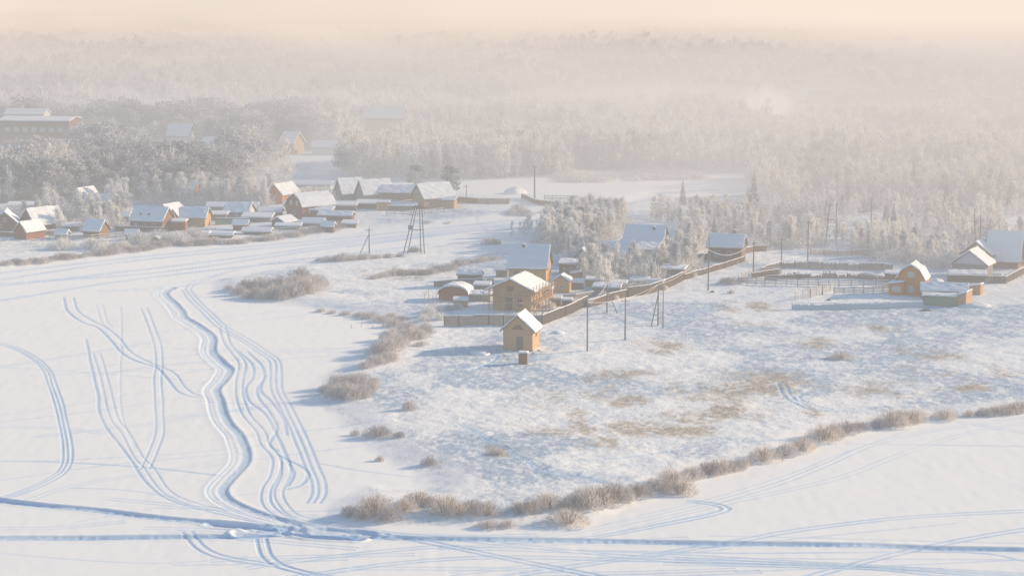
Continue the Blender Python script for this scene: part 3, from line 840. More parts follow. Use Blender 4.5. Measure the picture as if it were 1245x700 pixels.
fence('board_fence', 'grey fence under the dormered house', [(140, 281), (165, 282), (200, 283)], 1.3, 'darkgrey')
fence('board_fence', 'brown fence left of the long low farm building', [(470, 250), (488, 251), (500, 250)], 1.5, 'brown')
fence('board_fence', 'dark fence at the feet of the leftmost cottages', [(0, 287), (30, 288), (70, 285)], 1.1, 'darkgrey')

# ---- the village on the far bank
V = 'village'
house('cottage', 'brown gabled cottage cut by the left edge of the picture', 'cottage', 6, 281, 5.6, 6, 2.3, 2.4, 6, 'brown', o=.4, wins=[W('F', 0, 3.0, .7, .8), W('F', -1.2, 1.4, .7, .8)])
house('cottage', 'brown cottage with long blue roof behind the small red brown cabin', 'cottage', 34, 279, 6.0, 8.5, 1.8, 3.3, -44, 'brown', o=.5)
house('cabin', 'small red brown cabin with white sunny roof slope, leftmost front building', 'cabin', 25, 291, 3.9, 6.0, 2.0, 2.0, -34, 'red', o=.35)
house('long_low_shed', 'long low snow roofed shed behind the leftmost cottages', 'shed', 34, 257, 3, 10, 1.5, .5, 2, 'grey', front='E', kind='shed', tiny=True)
house('a_frame_cottage', 'pale blue steep roofed cottage half hidden by frosted trees', 'cottage', 95, 251, 5.5, 6.5, 1.4, 3.4, -28, 'white', o=.4)
house('blue_roofed_cottage', 'low cottage with blue roof among trees below the pines', 'cottage', 124, 257, 6.0, 5.2, 2.0, 2.2, -10, 'white', front='E', o=.4)
house('cottage', 'little brown cottage with square blue roof beside two frosted poles', 'cottage', 111, 289, 5.2, 4.2, 1.9, 2.2, -18, 'brown', front='E', o=.4)
house('store_shed', 'low shed with bright snow roof between the left cottages', 'shed', 85, 281, 2, 4.2, 1.2, .4, 3, 'grey', front='E', kind='shed', tiny=True)
house('dormered_house', 'long house with two dark dormers in a blue snow roof', 'house', 178, 281, 7.0, 8.4, 2.7, 2.7, -16, 'brown', front='E', o=.4,
      wins=[W('L', -2, 1.5, .8, .9), W('L', .5, 1.5, .8, .9), W('L', 2.7, 1.5, .8, .9, 'curtain')])
dh = bpy.data.objects['dormered_house']
for u in (-.2, 2.0):
    mb = MB(); mb.prism([(-.55, 0), (.55, 0), (0, .95)], -.1, 1.4)
    o_ = mb.build('dormer', M['brown'], dh, (-2.4, u, 3.5), -math.pi / 2)
house('grey_gable_house', 'grey gabled house between the dormered house and the orange gable', 'house', 199, 271, 5.4, 6.0, 2.2, 2.3, -30, 'grey', o=.45)
house('orange_gable_house', 'ochre gabled house with long blue roof, middle of the left village', 'house', 211, 275, 4.4, 4.5, 2.0, 2.2, -28, 'log', o=.4, wins=[W('F', 0, 1.4, .6, .8)])
house('ochre_house', 'ochre walled house under a wide snowy roof right of the orange gable', 'house', 234, 276, 5.6, 6.4, 2.6, 1.9, -8, 'log', front='E', o=.5, wins=[W('L', 1, 1.5, .8, .8)])
house('red_shed', 'small red brown box shed in front of the orange gable', 'shed', 217, 281, 2.4, 3.4, 2.2, .3, -6, 'red', front='E', kind='shed', o=.2, tiny=True)
house('white_house', 'white walled house with an orange gable above the village', 'house', 222, 246, 6.6, 6.2, 2.6, 2.4, -22, 'white', front='E', o=.3,
      wins=[W('L', -.6, 2.0, .6, .6), W('L', .8, 2.0, .6, .6), W('F', 0, 3, .7, .8)])
bpy.data.objects['white_house']
mb = MB(); mb.prism([(-3.2, .1), (3.2, .1), (3.2, 2.5), (0, 4.9), (-3.2, 2.5)], -3.17, -3.13); mb.build('gable', M['orange'], bpy.data.objects['white_house'])
house('hip_roofed_house', 'pale walled house with pyramid blue snow roof, right of the ochre house', 'house', 287, 266, 6.4, 6.2, 1.9, 1.9, -10, 'white', front='E', o=.5, wins=[W('L', 1, 1.2, .6, .6), W('L', -1, 1.2, .6, .6)])
house('long_low_shed', 'low shed with white roof left of the hip roofed house', 'shed', 262, 268, 2.6, 5.2, 1.5, .4, -4, 'grey', front='E', kind='shed', tiny=True)
house('long_low_shed', 'flat snow covered shed right of the green yard fence', 'shed', 312, 270, 3.2, 7.0, 1.2, .6, -6, 'grey', front='E', kind='shed', tiny=True)
house('long_low_shed', 'broad flat snow roof beside the left wall of the mansard house', 'shed', 328, 263, 4.0, 5.4, 1.2, .7, -6, 'darkgrey', front='E', tiny=True)
house('store_shed', 'dark little shed with sunlit slanting snow roof in front of the mansard house', 'shed', 338, 276, 4.0, 4.6, 1.4, 1.0, -34, 'darkgrey', o=.4, tiny=True)
house('store_shed', 'long white topped store below the mansard house', 'store', 350, 279, 1.8, 5.6, .8, .4, -4, 'grey', front='E', kind='shed', tiny=True)
house('store_shed', 'pale blue roofed low store right of the long white topped store', 'store', 380, 275, 3.2, 4.8, .9, .8, -6, 'grey', front='E', tiny=True)
house('woodpile_shelter', 'snowy stack shelter nearest the river, below the hip roofed house', 'shelter', 312, 285, 2.6, 6.4, .8, .5, -4, 'brown', front='E', tiny=True)
house('woodpile_shelter', 'low snow covered log pile left of the river shelter', 'log pile', 268, 289, 2.6, 5.4, .6, .5, -4, 'darkgrey', front='E', kind='arch', tiny=True)
house('woodpile_shelter', 'snow covered log pile below the red brown box shed', 'log pile', 243, 289, 2.4, 3.6, .6, .6, -4, 'darkgrey', front='E', kind='arch', tiny=True)
house('river_hut', 'tiny dark hut by the river below the dormered house', 'hut', 188, 299, 1.8, 2.4, 1.3, .4, -8, 'darkgrey', o=.2, tiny=True)
house('orange_lit_house', 'house with orange lit gable on its left and steep snow roof, above the mansard house', 'house', 334, 248, 5.0, 8.0, 2.6, 2.4, -30, 'orange', o=.4, wins=[W('F', 0, 2.6, .7, .9)])  # orange light on the gable is put into the wall colour
house('mansard_house', 'large brown mansard roofed house with curtained windows, biggest of the left village', 'house', 358, 265, 7.4, 10.0, 3.0, 3.0, -52, 'red', 'gambrel', o=.35,
      wins=[W('F', -1.4, 3.9, .8, 1.0, 'curtain'), W('F', 1.3, 3.9, .8, 1.0, 'curtain'), W('R', -2.6, 2.0, .9, 1.0, 'curtain'), W('R', 0, 2.0, .9, 1.0, 'curtain'), W('R', 2.6, 2.0, .9, 1.0, 'curtain'), W('F', 0, 1.4, .9, 1.0)])
house('mansard_annex', 'red brown annex with blue lean-to roof in front of the mansard house', 'annex', 386, 266, 2.8, 7.4, 2.0, .7, -10, 'red', front='E', kind='shed', o=.3)
house('mansard_annex', 'low brown barn with snow roof right of the mansard house', 'barn', 407, 270, 3.6, 8.6, 1.7, .8, -8, 'brown', front='E', o=.3)
house('long_low_shed', 'long low white roof behind the mansard house', 'shed', 376, 232, 4, 12, 1.8, .7, -2, 'white', front='E', tiny=True)
house('twin_house', 'left one of two matching steep roofed houses with blue slopes', 'house', 412, 242, 4.8, 6.6, 2.2, 3.4, -60, 'grey', o=.5, group='twin steep roofed houses', wins=[W('F', 0, 3.4, .8, .9)])
house('twin_house', 'right one of two matching steep roofed houses with blue slopes', 'house', 438, 244, 5.0, 8.6, 2.2, 3.2, -60, 'grey', o=.5, group='twin steep roofed houses', wins=[W('F', 0, 3.4, .8, .9)])
house('farm_building', 'long low brown farm building with sunny snow roof beside the twin houses', 'farm building', 482, 244, 5, 9.6, 2.3, 1.6, -3, 'brown', front='E', o=.3)
bh = house('balcony_house', 'ochre log house with blue roof and lower porch roof, between two dark pines', 'house', 508, 253, 6.4, 9.4, 3.0, 3.2, -56, 'log', o=.5,
      wins=[W('R', -2.6, 1.4, .8, 1.0), W('R', 0, 1.4, .8, 1.0), W('R', 2.6, 1.4, .8, 1.0), W('F', 0, 3.6, .9, 1.0)])
house('porch_annex', 'snow roofed ochre porch along the right side of the ochre log house', 'porch', 537, 253, 2.0, 7.0, 2.1, .7, -20, 'log', front='E', kind='shed', o=.3)
house('long_low_shed', 'dark shed with snow roof left below the twin houses', 'shed', 420, 256, 3, 5.2, 1.3, .5, -4, 'darkgrey', front='E', kind='shed', tiny=True)
house('long_low_shed', 'dark shed with snow roof right below the twin houses', 'shed', 446, 254, 3, 5.0, 1.4, .5, -4, 'darkgrey', front='E', kind='shed', tiny=True)
house('long_low_shed', 'low snowy shed at the left foot of the ochre log house', 'shed', 488, 256, 3, 7.2, 1.2, .4, -4, 'grey', front='E', kind='shed', tiny=True)
house('small_garage', 'little ochre box garage below the farm building', 'garage', 466, 256, 2.4, 2.6, 2.2, .2, -4, 'log', front='E', kind='shed', tiny=True)
house('small_garage', 'snow buried box at the river slope below the twin houses', 'shed', 425, 277, 2.2, 3.2, .9, .4, -4, 'grey', front='E', kind='shed', tiny=True)

for a in [(60, 268, 3, 4, 'dark tiny shed behind the small red brown cabin'), (146, 270, 3, 4.4, 'snow topped tiny shed left behind the dormered house'), (262, 258, 4, 4.6, 'little snow roof left above the hip roofed house'),
          (304, 258, 3.4, 4, 'little snow roof right above the hip roofed house'), (352, 256, 2.6, 3, 'tiny lean-to at the left foot of the orange lit house'), (398, 283, 2.2, 3, 'tiny hut below the low brown barn'),
          (292, 280, 2.4, 3.6, 'tiny dark shed between river shelter and green fence'), (160, 292, 2, 3, 'tiny shed on the slope below the grey fence'), (74, 292, 2.2, 2.8, 'tiny grey shed right of the leftmost fence')]:
    house('tiny_shed', a[4], 'shed', a[0], a[1], a[2], a[3], 1.5, .8, random.uniform(-14, 4), random.choice(['brown', 'darkgrey', 'grey', 'red']), front='E', tiny=True, o=.25)
for a in [([(60, 292), (110, 291), (150, 288)], 'pale rail fence along the slope under the square roofed cottage'), ([(205, 288), (240, 284), (262, 283)], 'rail fence right of the red brown box shed'),
          ([(330, 283), (360, 282), (392, 279)], 'rail fence at the river side below the mansard house'), ([(470, 262), (500, 262), (540, 258)], 'rail fence on the slope under the ochre log house')]:
    fence('rail_fence', a[1], a[0], 1.2, 'grey', rails=(.4, .85), post_step=2.4)
# ---- far buildings in the haze
bb = house('brick_block', 'long brick factory block with snow roof in the haze at upper left', 'factory', 42, 186, 14, 24, 10.5, .8, -6, 'brick', front='E', o=.3,
      wins=[W('L', u, 7.8, 1.4, 1.2, 'curtain') for u in (-9, -6, -3, 0, 3, 6, 9)])
house('roof_hall', 'paler upper hall standing on the haze behind the brick factory', 'hall', 30, 172, 8, 14, 9.5, 1.5, -6, 'white', front='E', o=.3, tiny=True)
house('small_lodge', 'tiny hip roofed lodge in front of the brick factory', 'lodge', 71, 191, 3.6, 4.4, 4.2, 1.2, -6, 'log', front='E', tiny=True)
house('small_lodge', 'low snow roofed hut at the left edge among the pines', 'hut', 10, 197, 3.6, 6, 3.6, 1.2, -6, 'white', front='E', tiny=True)
house('far_house', 'house with a pale blue roof above the left pinewood', 'house', 216, 182, 6.4, 7.4, 5.0, 3.2, -14, 'white', front='E', tiny=True)
house('far_house', 'house with steep white roof and ochre gable above the pinewood', 'house', 349, 187, 6.0, 5.4, 4.0, 3.0, -30, 'logpale', front='E', tiny=True)
house('far_house', 'broad hip roofed pale house alone in the hazy wood', 'house', 466, 168, 9.0, 13, 7.5, 3.2, -8, 'log', front='E', o=.8, tiny=True)
house('far_house', 'low long pale building right of the steep white roof', 'building', 398, 188, 5, 10, 2.6, 1.6, -5, 'white', front='E', tiny=True)
house('far_house', 'low white roof left of the steep white roof in the haze', 'building', 262, 185, 5, 8, 3.0, 1.6, -5, 'white', front='E', tiny=True)
house('far_dome_hall', 'grey rounded snow roof hall rising from the far wood', 'hall', 998, 146, 12, 11, 7.0, 4.4, 12, 'white', 'arch', o=.3, tiny=True)
house('far_house', 'slanting bright snow roof left of the rounded hall', 'house', 955, 141, 6, 9, 9.0, 3.0, 25, 'white', front='G', tiny=True)
house('far_house', 'long pale roof in the steam of the far wood', 'building', 882, 136, 9, 13, 8.0, 3.0, -4, 'white', front='E', tiny=True)
house('far_house', 'faint roof far back at the left of the steam', 'building', 318, 140, 7, 9, 4.0, 3.0, -8, 'white', front='E', tiny=True)

# ---- poles
def pole(px, py, top, label, brace=None, arm=True, stub=True, lean=0.0, twin=False, group='wooden power poles', r=.13):
    x, y, z = at(px, py); hgt = (py - top) / ppm(px, py) * 1.03
    t = thing('power_pole', label, 'power pole', (x, y, z - .2), 0, group)
    mb = MB(); mb.tube((0, 0, .0), (lean, 0, hgt), r * 1.15, r * .8, 8); mb.build('pole', M['pole'], t)
    if stub:
        mb = MB(); mb.box((.0, .22, 1.2), (.26, .22, 2.6)); mb.build('concrete_stub', M['stub'], t)
    if brace:
        mb = MB(); mb.tube((brace, -.4, 0), (lean * .8, 0, hgt * .78), .11, .09, 6); mb.build('brace', M['pole'], t)
    if twin:
        mb = MB(); mb.tube((twin, .3, 0), (twin * .55 + lean, 0, hgt), .13, .10, 6); mb.build('pole', M['pole'], t)
        mb = MB(); mb.tube((twin * .02, 0, hgt * .62), (twin * .8, .1, hgt * .62), .08, .08, 6); mb.build('crossbar', M['pole'], t)
    if arm:
        mb = MB(); mb.tube((lean - .8, 0, hgt - .55), (lean + .8, 0, hgt - .55), .06, .06, 4); mb.build('crossarm', M['pole'], t)
        for u in (-.7, 0, .7):
            mb = MB(); mb.tube((lean + u, 0, hgt - .5), (lean + u, 0, hgt - .28 + (.35 if u == 0 else 0)), .06, .05, 6); mb.build('insulator', M['trim'], t)
    return (x + lean, y, z + hgt - .55)


pA = pole(714, 427, 367, 'tall pole standing alone in the field right of the small cabin')
pB = pole(738, 380, 343, 'pole with a slanting brace at the brown fence', brace=2.0)
pC = pole(760, 413, 362, 'slim pole between the lone field pole and the A shaped brace pole')
pD = pole(800, 396, 345, 'dark pole with long brace leg and a thinner mast beside it', brace=-1.3)
pE = pole(861, 353, 303, 'pole left of the corrals with frosted cable running to the square house')
pF = pole(916, 331, 292, 'pole right of the square house')
pG = pole(806, 399, 352, 'thinner mast standing just right of the dark braced pole', stub=False, arm=False, r=.09)
pH = pole(950, 322, 288, 'slim pole behind the left end of the corrals', stub=False)
pI = pole(982, 318, 268, 'slim pale pole behind the middle of the corrals', stub=False)
pJ = pole(1003, 300, 247, 'leaning pole of a tall A frame at the edge of the right wood', twin=2.6, lean=1.0, stub=False)
pK = pole(1059, 283, 240, 'lone mast in the clearing of the right wood', stub=False, arm=False)
pL = pole(1186, 306, 254, 'left of two close tall masts above the veranda house', stub=False, arm=False, lean=-.5)
pM = pole(1191, 306, 262, 'right of two close tall masts above the veranda house', stub=False, arm=False)
pN = pole(650, 243, 201, 'tall dark pole on the far bank by the brown fence', r=.22)
pO = pole(676, 277, 249, 'braced pole at the narrow end of the far river arm', brace=1.6, stub=False, r=.16)
pP = pole(449, 309, 277, 'A shaped braced pole on the near bank of the river arm', brace=-2.2, stub=False, r=.14)
pQ = pole(102, 252, 232, 'pair mast beside the steep blue cottage', stub=False)
pR = pole(117, 283, 257, 'pair mast before the little square roofed cottage', stub=False)
pS = pole(862, 325, 288, 'thin mast in front of the square house', stub=False, arm=False, r=.09)
pT = pole(567, 242, 224, 'small pole on the far field by the ochre log house', stub=False)
pU = pole(448, 243, 214, 'mast in front of the twin houses', stub=False, arm=False)
x, y, z = at(500, 308); s_ = ppm(500, 308)
tw = thing('transformer_frame', 'tall H shaped transformer frame on slanting legs on the near river bank', 'power frame', (x, y, z - .2))
for u0, u1 in ((-1.8, 1.0), (-.8, 1.4), (2.2, 1.9), (3.0, 2.4)):
    mb = MB(); mb.tube((u0, -.5, 0), (u1 * 1.0, 0, 11.2), .14, .1, 6); mb.build('leg', M['pole'], tw)
mb = MB(); mb.tube((-.2, -.1, 5.6), (2.9, -.1, 5.6), .09); mb.build('crossbar', M['pole'], tw)
mb = MB(); mb.tube((.3, 0, 10.6), (3.4, 0, 10.6), .08); mb.build('crossarm', M['pole'], tw)
mb = MB(); mb.box((-.1, -.3, 6.1), (1.1, .8, .9)); mb.build('transformer_box', M['metal'], tw)


def wire(a, b_, sag, label, r=.035, side=0.0):
    mb = MB(); n = 12; a = np.array(a) + (side, 0, .3); b_ = np.array(b_) + (side, 0, .3); p = None
    for k in range(n + 1):
        t = k / n; q = a * (1 - t) + b_ * t; q[2] -= sag * 4 * t * (1 - t)
        if p is not None: mb.tube(p - a, q - a, r, r, 4)
        p = q
    tag(mb.build('power_cable', M['frostline'], None, tuple(a)), label, 'cable', 'frosted power cables')


wire(pA, pD, 1.0, 'frosted cable sagging from the lone field pole to the braced dark pole')
wire(pD, pE, 1.2, 'frosted cable from the braced dark pole to the pole left of the corrals')
wire(pE, (pF[0], pF[1], pF[2]), 2.0, 'thick frosted cable hanging in front of the square house', .05)
wire(pC, pD, .8, 'frosted cable from the slim field pole to the braced dark pole')
wire(pB, pA, .8, 'frosted cable from the lone field pole back to the fence pole')
wire(pO, pN, 1.2, 'frosted cable on the far bank from the tall dark pole down to the braced pole')

# ---- small yard things
def heap(px, py, rx, ry, hz, label, m_='snow', cat='snow heap', group=None, seed=0):
    x, y, z = at(px, py); n, k_ = 14, 6; vs = []; fs = []
    for j in range(k_):
        t = j / (k_ - 1) * math.pi / 2
        for i in range(n):
            a = 2 * math.pi * i / n; q = 1 + .22 * float(noise(i * .9, j * .8, seed + int(px)))
            vs.append((rx * math.cos(a) * math.cos(t) * q, ry * math.sin(a) * math.cos(t) * q, hz * math.sin(t) * q - .1))
    for j in range(k_ - 1):
        for i in range(n):
            fs.append((j * n + i, j * n + (i + 1) % n, (j + 1) * n + (i + 1) % n, (j + 1) * n + i))
    me = bpy.data.meshes.new('snow_heap'); me.from_pydata(vs, [], fs); me.polygons.foreach_set('use_smooth', [True] * len(fs)); me.update()
    return tag(link_mesh('snow_heap' if m_ == 'snow' else 'rubble_heap', me, M[m_], None, (x, y, z)), label, cat, group)


heap(583, 431, 1.7, 1.2, .8, 'snow covered heap left of the small cabin')
heap(678, 405, 1.3, 1.0, .5, 'low snow heap right of the fence corner')
heap(1136, 346, 2.6, 2, 1.3, 'snow heap between the orange house and the blue roofed shed')
heap(626, 235, 3.0, 3, 1.7, 'blue snow mound on the bright far field')
heap(1125, 378, 1.3, .5, .45, 'dark scrap heap below the pale blue wall', 'darkgrey', 'scrap heap')
heap(1186, 372, 3.0, 2, .8, 'drifted snow heap right of the open woodshed')
heap(1008, 365, .5, .4, .4, 'dark stump beside the leaning pickets', 'darkgrey', 'stump')
heap(866, 355, .5, .3, .35, 'small dark stone at the foot of the pole left of the corrals', 'darkgrey', 'stone')
for k, (a, b_) in enumerate([(613, 432), (648, 430), (655, 426), (617, 437)]):
    heap(a, b_, .35, .3, .22, 'short dark plank stub scattered beside the small cabin', 'brown', 'debris', 'debris round the small cabin', k)
mb = MB(); rr = random.Random(3)
x0, y0, z0 = at(655, 385)
t = thing('sawhorse', 'rough table of poles behind the fence corner, beside the scaffolded house', 'trestle', (x0, y0, z0), R(-10))
mb.tube((-2.2, 0, 1.1), (2.2, 0, 1.1), .08); mb.tube((-2.2, .7, 1.1), (2.2, .7, 1.1), .08); mb.build('top_pole', M['logpale'], t)
for u in (-2, -.7, .7, 2):
    mb = MB(); mb.tube((u - .3, -.1, 0), (u, .3, 1.1), .07); mb.tube((u + .3, .7, 0), (u, .3, 1.1), .07); mb.build('leg', M['logpale'], t)
# clutter of the middle yards
for a in [(700, 352, 1.9, 3.0, 'tiny snow roofed store right of the yellowish hut'), (722, 349, 2.0, 3.4, 'dark shed tucked under the first frosted trees'), (752, 353, 2.0, 3.0, 'brown shed under the frosted trees left of the hidden store'),
          (664, 360, 1.4, 2.2, 'small lumber stack right of the scaffolding'), (676, 372, 1.3, 1.8, 'small dark box near the inside corner of the dark fence'), (640, 352, 1.3, 2.4, 'plank pile behind the scaffolded house'), (560, 374, 1.3, 2.6, 'snow covered plank pile below the round topped shed')]:
    house('yard_store', a[4], 'shed', a[0], a[1], a[2], a[3], 1.4, .3, random.uniform(-16, 0), random.choice(['brown', 'darkgrey', 'log']), front='E', kind='shed', tiny=True, o=.2)
fence('board_fence', 'dark inner yard fence among the frosted trees', [(722, 352), (748, 347), (790, 342)], 1.3, 'darkgrey', wob=.1)
# stakes sticking out of the ice, row of posts by the yard
for k, (a, b_, l) in enumerate([(516, 372, 2.6), (521, 366, 3.0), (526, 368, 2.4), (530, 362, 2.8), (519, 358, 2.2), (536, 372, 2.0)]):
    x, y, z = at(a, b_); mb = MB(); mb.tube((0, 0, 0), (.1, 0, l), .05, .04, 5)
    tag(mb.build('stake', M['logpale'], None, (x, y, z - .1)), 'thin pale stake standing at the left end of the yards', 'stake', 'stakes left of the yards')
for k, (a, b_, l) in enumerate([(427, 399, .9), (439, 398, 1.0), (453, 399, .8), (466, 398, 1.1)]):
    x, y, z = at(a, b_); mb = MB(); mb.tube((0, 0, 0), (.05, 0, l), .05, .04, 5)
    tag(mb.build('ice_stake', M['pole'], None, (x, y, z - .1)), 'short stake frozen into the river snow beside the bushes', 'stake', 'stakes in the river snow')
# ================================================================ vegetation
def blades(P, D, L, Wd, rng):
    """narrow triangles: base points P, directions D, length L, width Wd -> (n*3,3)"""
    n = len(P)
    D = D / (np.linalg.norm(D, axis=1)[:, None] + 1e-9)
    r = rng.normal(size=(n, 3)); s = np.cross(D, r); s /= np.linalg.norm(s, axis=1)[:, None] + 1e-9
    L = np.broadcast_to(L, (n,))[:, None]; Wd = np.broadcast_to(Wd, (n,))[:, None]
    a = P - s * Wd / 2; b_ = P + s * Wd / 2; c = P + D * L
    return np.stack([a, b_, c], 1).reshape(-1, 3)


def birch(rng, h=8.0, nb=700, bl=.75, bw=.13, spread=.30, limbs=16):
    """skeleton segments and feathery twig blades of a frosted broadleaf tree"""
    segs = []; P = []; D = []
    lean = rng.normal(0, .04, 2)
    top = np.array([lean[0] * h, lean[1] * h, h])
    segs.append((np.zeros(3), top * .97, .013 * h + .02, .02))
    tips = []
    for k in range(limbs):
        t = rng.uniform(.06, .93); base = top * t
        a = rng.uniform(0, 2 * math.pi); ln = h * spread * (1.15 - t) ** .6 * rng.uniform(.7, 1.25)
        up = rng.uniform(.8, 2.0)
        d = np.array([math.cos(a), math.sin(a), up]); d /= np.linalg.norm(d)
        end = base + d * ln; segs.append((base, end, .006 * h * (1.2 - t) + .012, .012)); tips.append((base, end, d, ln))
    wts = np.array([q[3] for q in tips]); wts /= wts.sum()
    pick = rng.choice(len(tips), nb, p=wts); t = rng.beta(1.8, 1.1, nb)
    B0 = np.array([q[0] for q in tips])[pick]; E0 = np.array([q[1] for q in tips])[pick]; DD = np.array([q[2] for q in tips])[pick]
    P = B0 + (E0 - B0) * t[:, None] + rng.normal(0, .040 * h, (nb, 3)) * np.array([1, 1, .8]) * (.4 + .8 * t[:, None])
    k = rng.random(nb) < .14
    P[k] = top * rng.uniform(.55, 1.0, (k.sum(), 1)) + rng.normal(0, .035 * h, (k.sum(), 3))
    D = DD * .7 + rng.normal(0, .42, (nb, 3)) + np.array([0, 0, .6])
    out = P[:, :2] * .25 / (.1 * h); D[:, :2] += out * .3
    q = rng.random(nb) < .10; P[q, 2] *= rng.uniform(.1, .6, q.sum()); P[:, 2] = np.maximum(P[:, 2], .02 * h)
    return segs, blades(P, D, bl * rng.uniform(.6, 1.3, nb), bw * rng.uniform(.7, 1.3, nb), rng)


def pine(rng, h=9.0, nb=800, bl=.55, bw=.26):
    segs = [(np.zeros(3), np.array([0, 0, h * .98]), .016 * h, .03)]
    cl = []
    for k in range(int(rng.integers(11, 16))):
        t = rng.uniform(.28, .98); a = rng.uniform(0, 2 * math.pi); r = h * .24 * (1.1 - t) ** .5 * rng.uniform(.5, 1.1)
        c = np.array([r * math.cos(a), r * math.sin(a), h * t]); cl.append((c, h * rng.uniform(.07, .12)))
        segs.append((np.array([0, 0, h * t - r * .4]), c, .05, .02))
    ci = rng.integers(0, len(cl), nb); C = np.array([q[0] for q in cl])[ci]; S = np.array([q[1] for q in cl])[ci]
    v = rng.normal(size=(nb, 3)); v /= np.linalg.norm(v, axis=1)[:, None]
    P = C + v * S[:, None] * rng.uniform(.5, 1.1, (nb, 1)) * np.array([1.35, 1.35, .75])
    D = v + rng.normal(0, .5, (nb, 3)) + np.array([0, 0, .25])
    return segs, blades(P, D, bl * rng.uniform(.6, 1.3, nb), bw * rng.uniform(.7, 1.3, nb), rng)


def spruce(rng, h=10.0, nb=800, bl=.9, bw=.3):
    segs = [(np.zeros(3), np.array([0, 0, h]), .015 * h, .02)]
    t = 1 - np.sqrt(rng.random(nb)) * .93; a = rng.uniform(0, 2 * math.pi, nb)
    ph = rng.uniform(0, 1, 8)[(a / 6.2832 * 8).astype(int) % 8] * .07; lev = np.round((t + ph) * 15) / 15 - ph + rng.normal(0, .02, nb)
    lev = np.clip(lev, .03, 1)
    r = h * .18 * (1 - lev) * (.8 + .25 * np.sin(a * 3 + 9 * lev)) * rng.uniform(.15, 1.0, nb) ** .6
    P = np.stack([r * np.cos(a), r * np.sin(a), h * lev - r * .25], 1)
    D = np.stack([np.cos(a), np.sin(a), np.full(nb, -.25)], 1) + rng.normal(0, .3, (nb, 3))
    return segs, blades(P, D, bl * (1.15 - lev) * rng.uniform(.7, 1.2, nb), bw * (1.1 - lev * .7), rng)


def shrub(rng, r=1.5, h=1.6, nb=420, bl=.55, bw=.07, stems=14):
    segs = []
    for k in range(stems):
        a = rng.uniform(0, 2 * math.pi); q = rng.uniform(.1, .8) * r
        segs.append((np.array([q * .3 * math.cos(a), q * .3 * math.sin(a), 0]), np.array([q * math.cos(a), q * math.sin(a), h * rng.uniform(.6, .95)]), .03, .012))
    a = rng.uniform(0, 2 * math.pi, nb); q = np.sqrt(rng.random(nb)); z = rng.random(nb)
    lump = 1 + .25 * np.sin(a * 3 + rng.uniform(0, 6)) + .12 * np.sin(a * 7)
    P = np.stack([q * r * np.cos(a) * lump, q * r * np.sin(a) * lump, h * z * np.sqrt(np.clip(1 - q ** 2, 0.02, 1)) * .9], 1)
    D = np.stack([np.cos(a) * q, np.sin(a) * q, np.full(nb, 1.0)], 1) + rng.normal(0, .48, (nb, 3))
    return segs, blades(P, D, bl * rng.uniform(.5, 1.4, nb), bw * rng.uniform(.7, 1.4, nb), rng)


def tri_mesh(name, V):
    return np_mesh(name, V, np.arange(len(V)).reshape(-1, 3))


def seg_mesh(name, segs, n=5):
    mb = MB()
    for a, b_, r0, r1 in segs: mb.tube(a, b_, r0, r1, n)
    return mb.mesh(name)


rg = np.random.default_rng(3)
PROTO = {}
def proto(kind, k, fn, mat_c, mat_t='bark'):
    segs, V = fn
    c = tri_mesh(kind + '_crown', V); c.materials.append(M[mat_c])
    t = seg_mesh(kind + '_trunk', segs); t.materials.append(M[mat_t])
    PROTO.setdefault(kind, []).append((t, c))
for k in range(7): proto('birch', k, birch(rg, 8, 1500, .66, .145, rg.uniform(.24, .38), 20), 'birch')
for k in range(3): proto('pine', k, pine(rg, 9, 1500, .5, .2), 'pine')
for k in range(2): proto('spruce', k, spruce(rg, 10, 1300, .8, .22), 'spruce')
for k in range(6): proto('shrub', k, shrub(rg, 1.5, 1.6, 1300, .5, .045, 20), 'shrub', 'twig')
for k in range(6): proto('reed', k, shrub(rg, 1.5, 1.5, 950, .62, .036, 30), 'reed', 'twig')
for k in range(3): proto('frost_bush', k, shrub(rg, 1.6, 1.9, 1300, .5, .055, 18), 'birch', 'bark')


def plant(kind, name, label, cat, px, py, hgt, group, wide=1.0, xy=None):
    if xy is None: x, y, z = at(px, py)
    else:
        x, y = xy; z = gz(x, y)
    base = {'birch': 8, 'pine': 9, 'spruce': 10, 'shrub': 1.6, 'reed': 1.5, 'frost_bush': 1.9}[kind]
    t, c = random.choice(PROTO[kind]); s = hgt / base
    r = thing(name, label, cat, (x, y, z - .05 * s), random.uniform(0, 6.28), group); r.scale = (s * wide, s * wide, s)
    if kind in ('shrub', 'reed', 'frost_bush'):
        link_mesh('stem', t, None, r); link_mesh('twigs', c, None, r)
    else:
        link_mesh('trunk', t, None, r); link_mesh('crown', c, None, r)
    return r


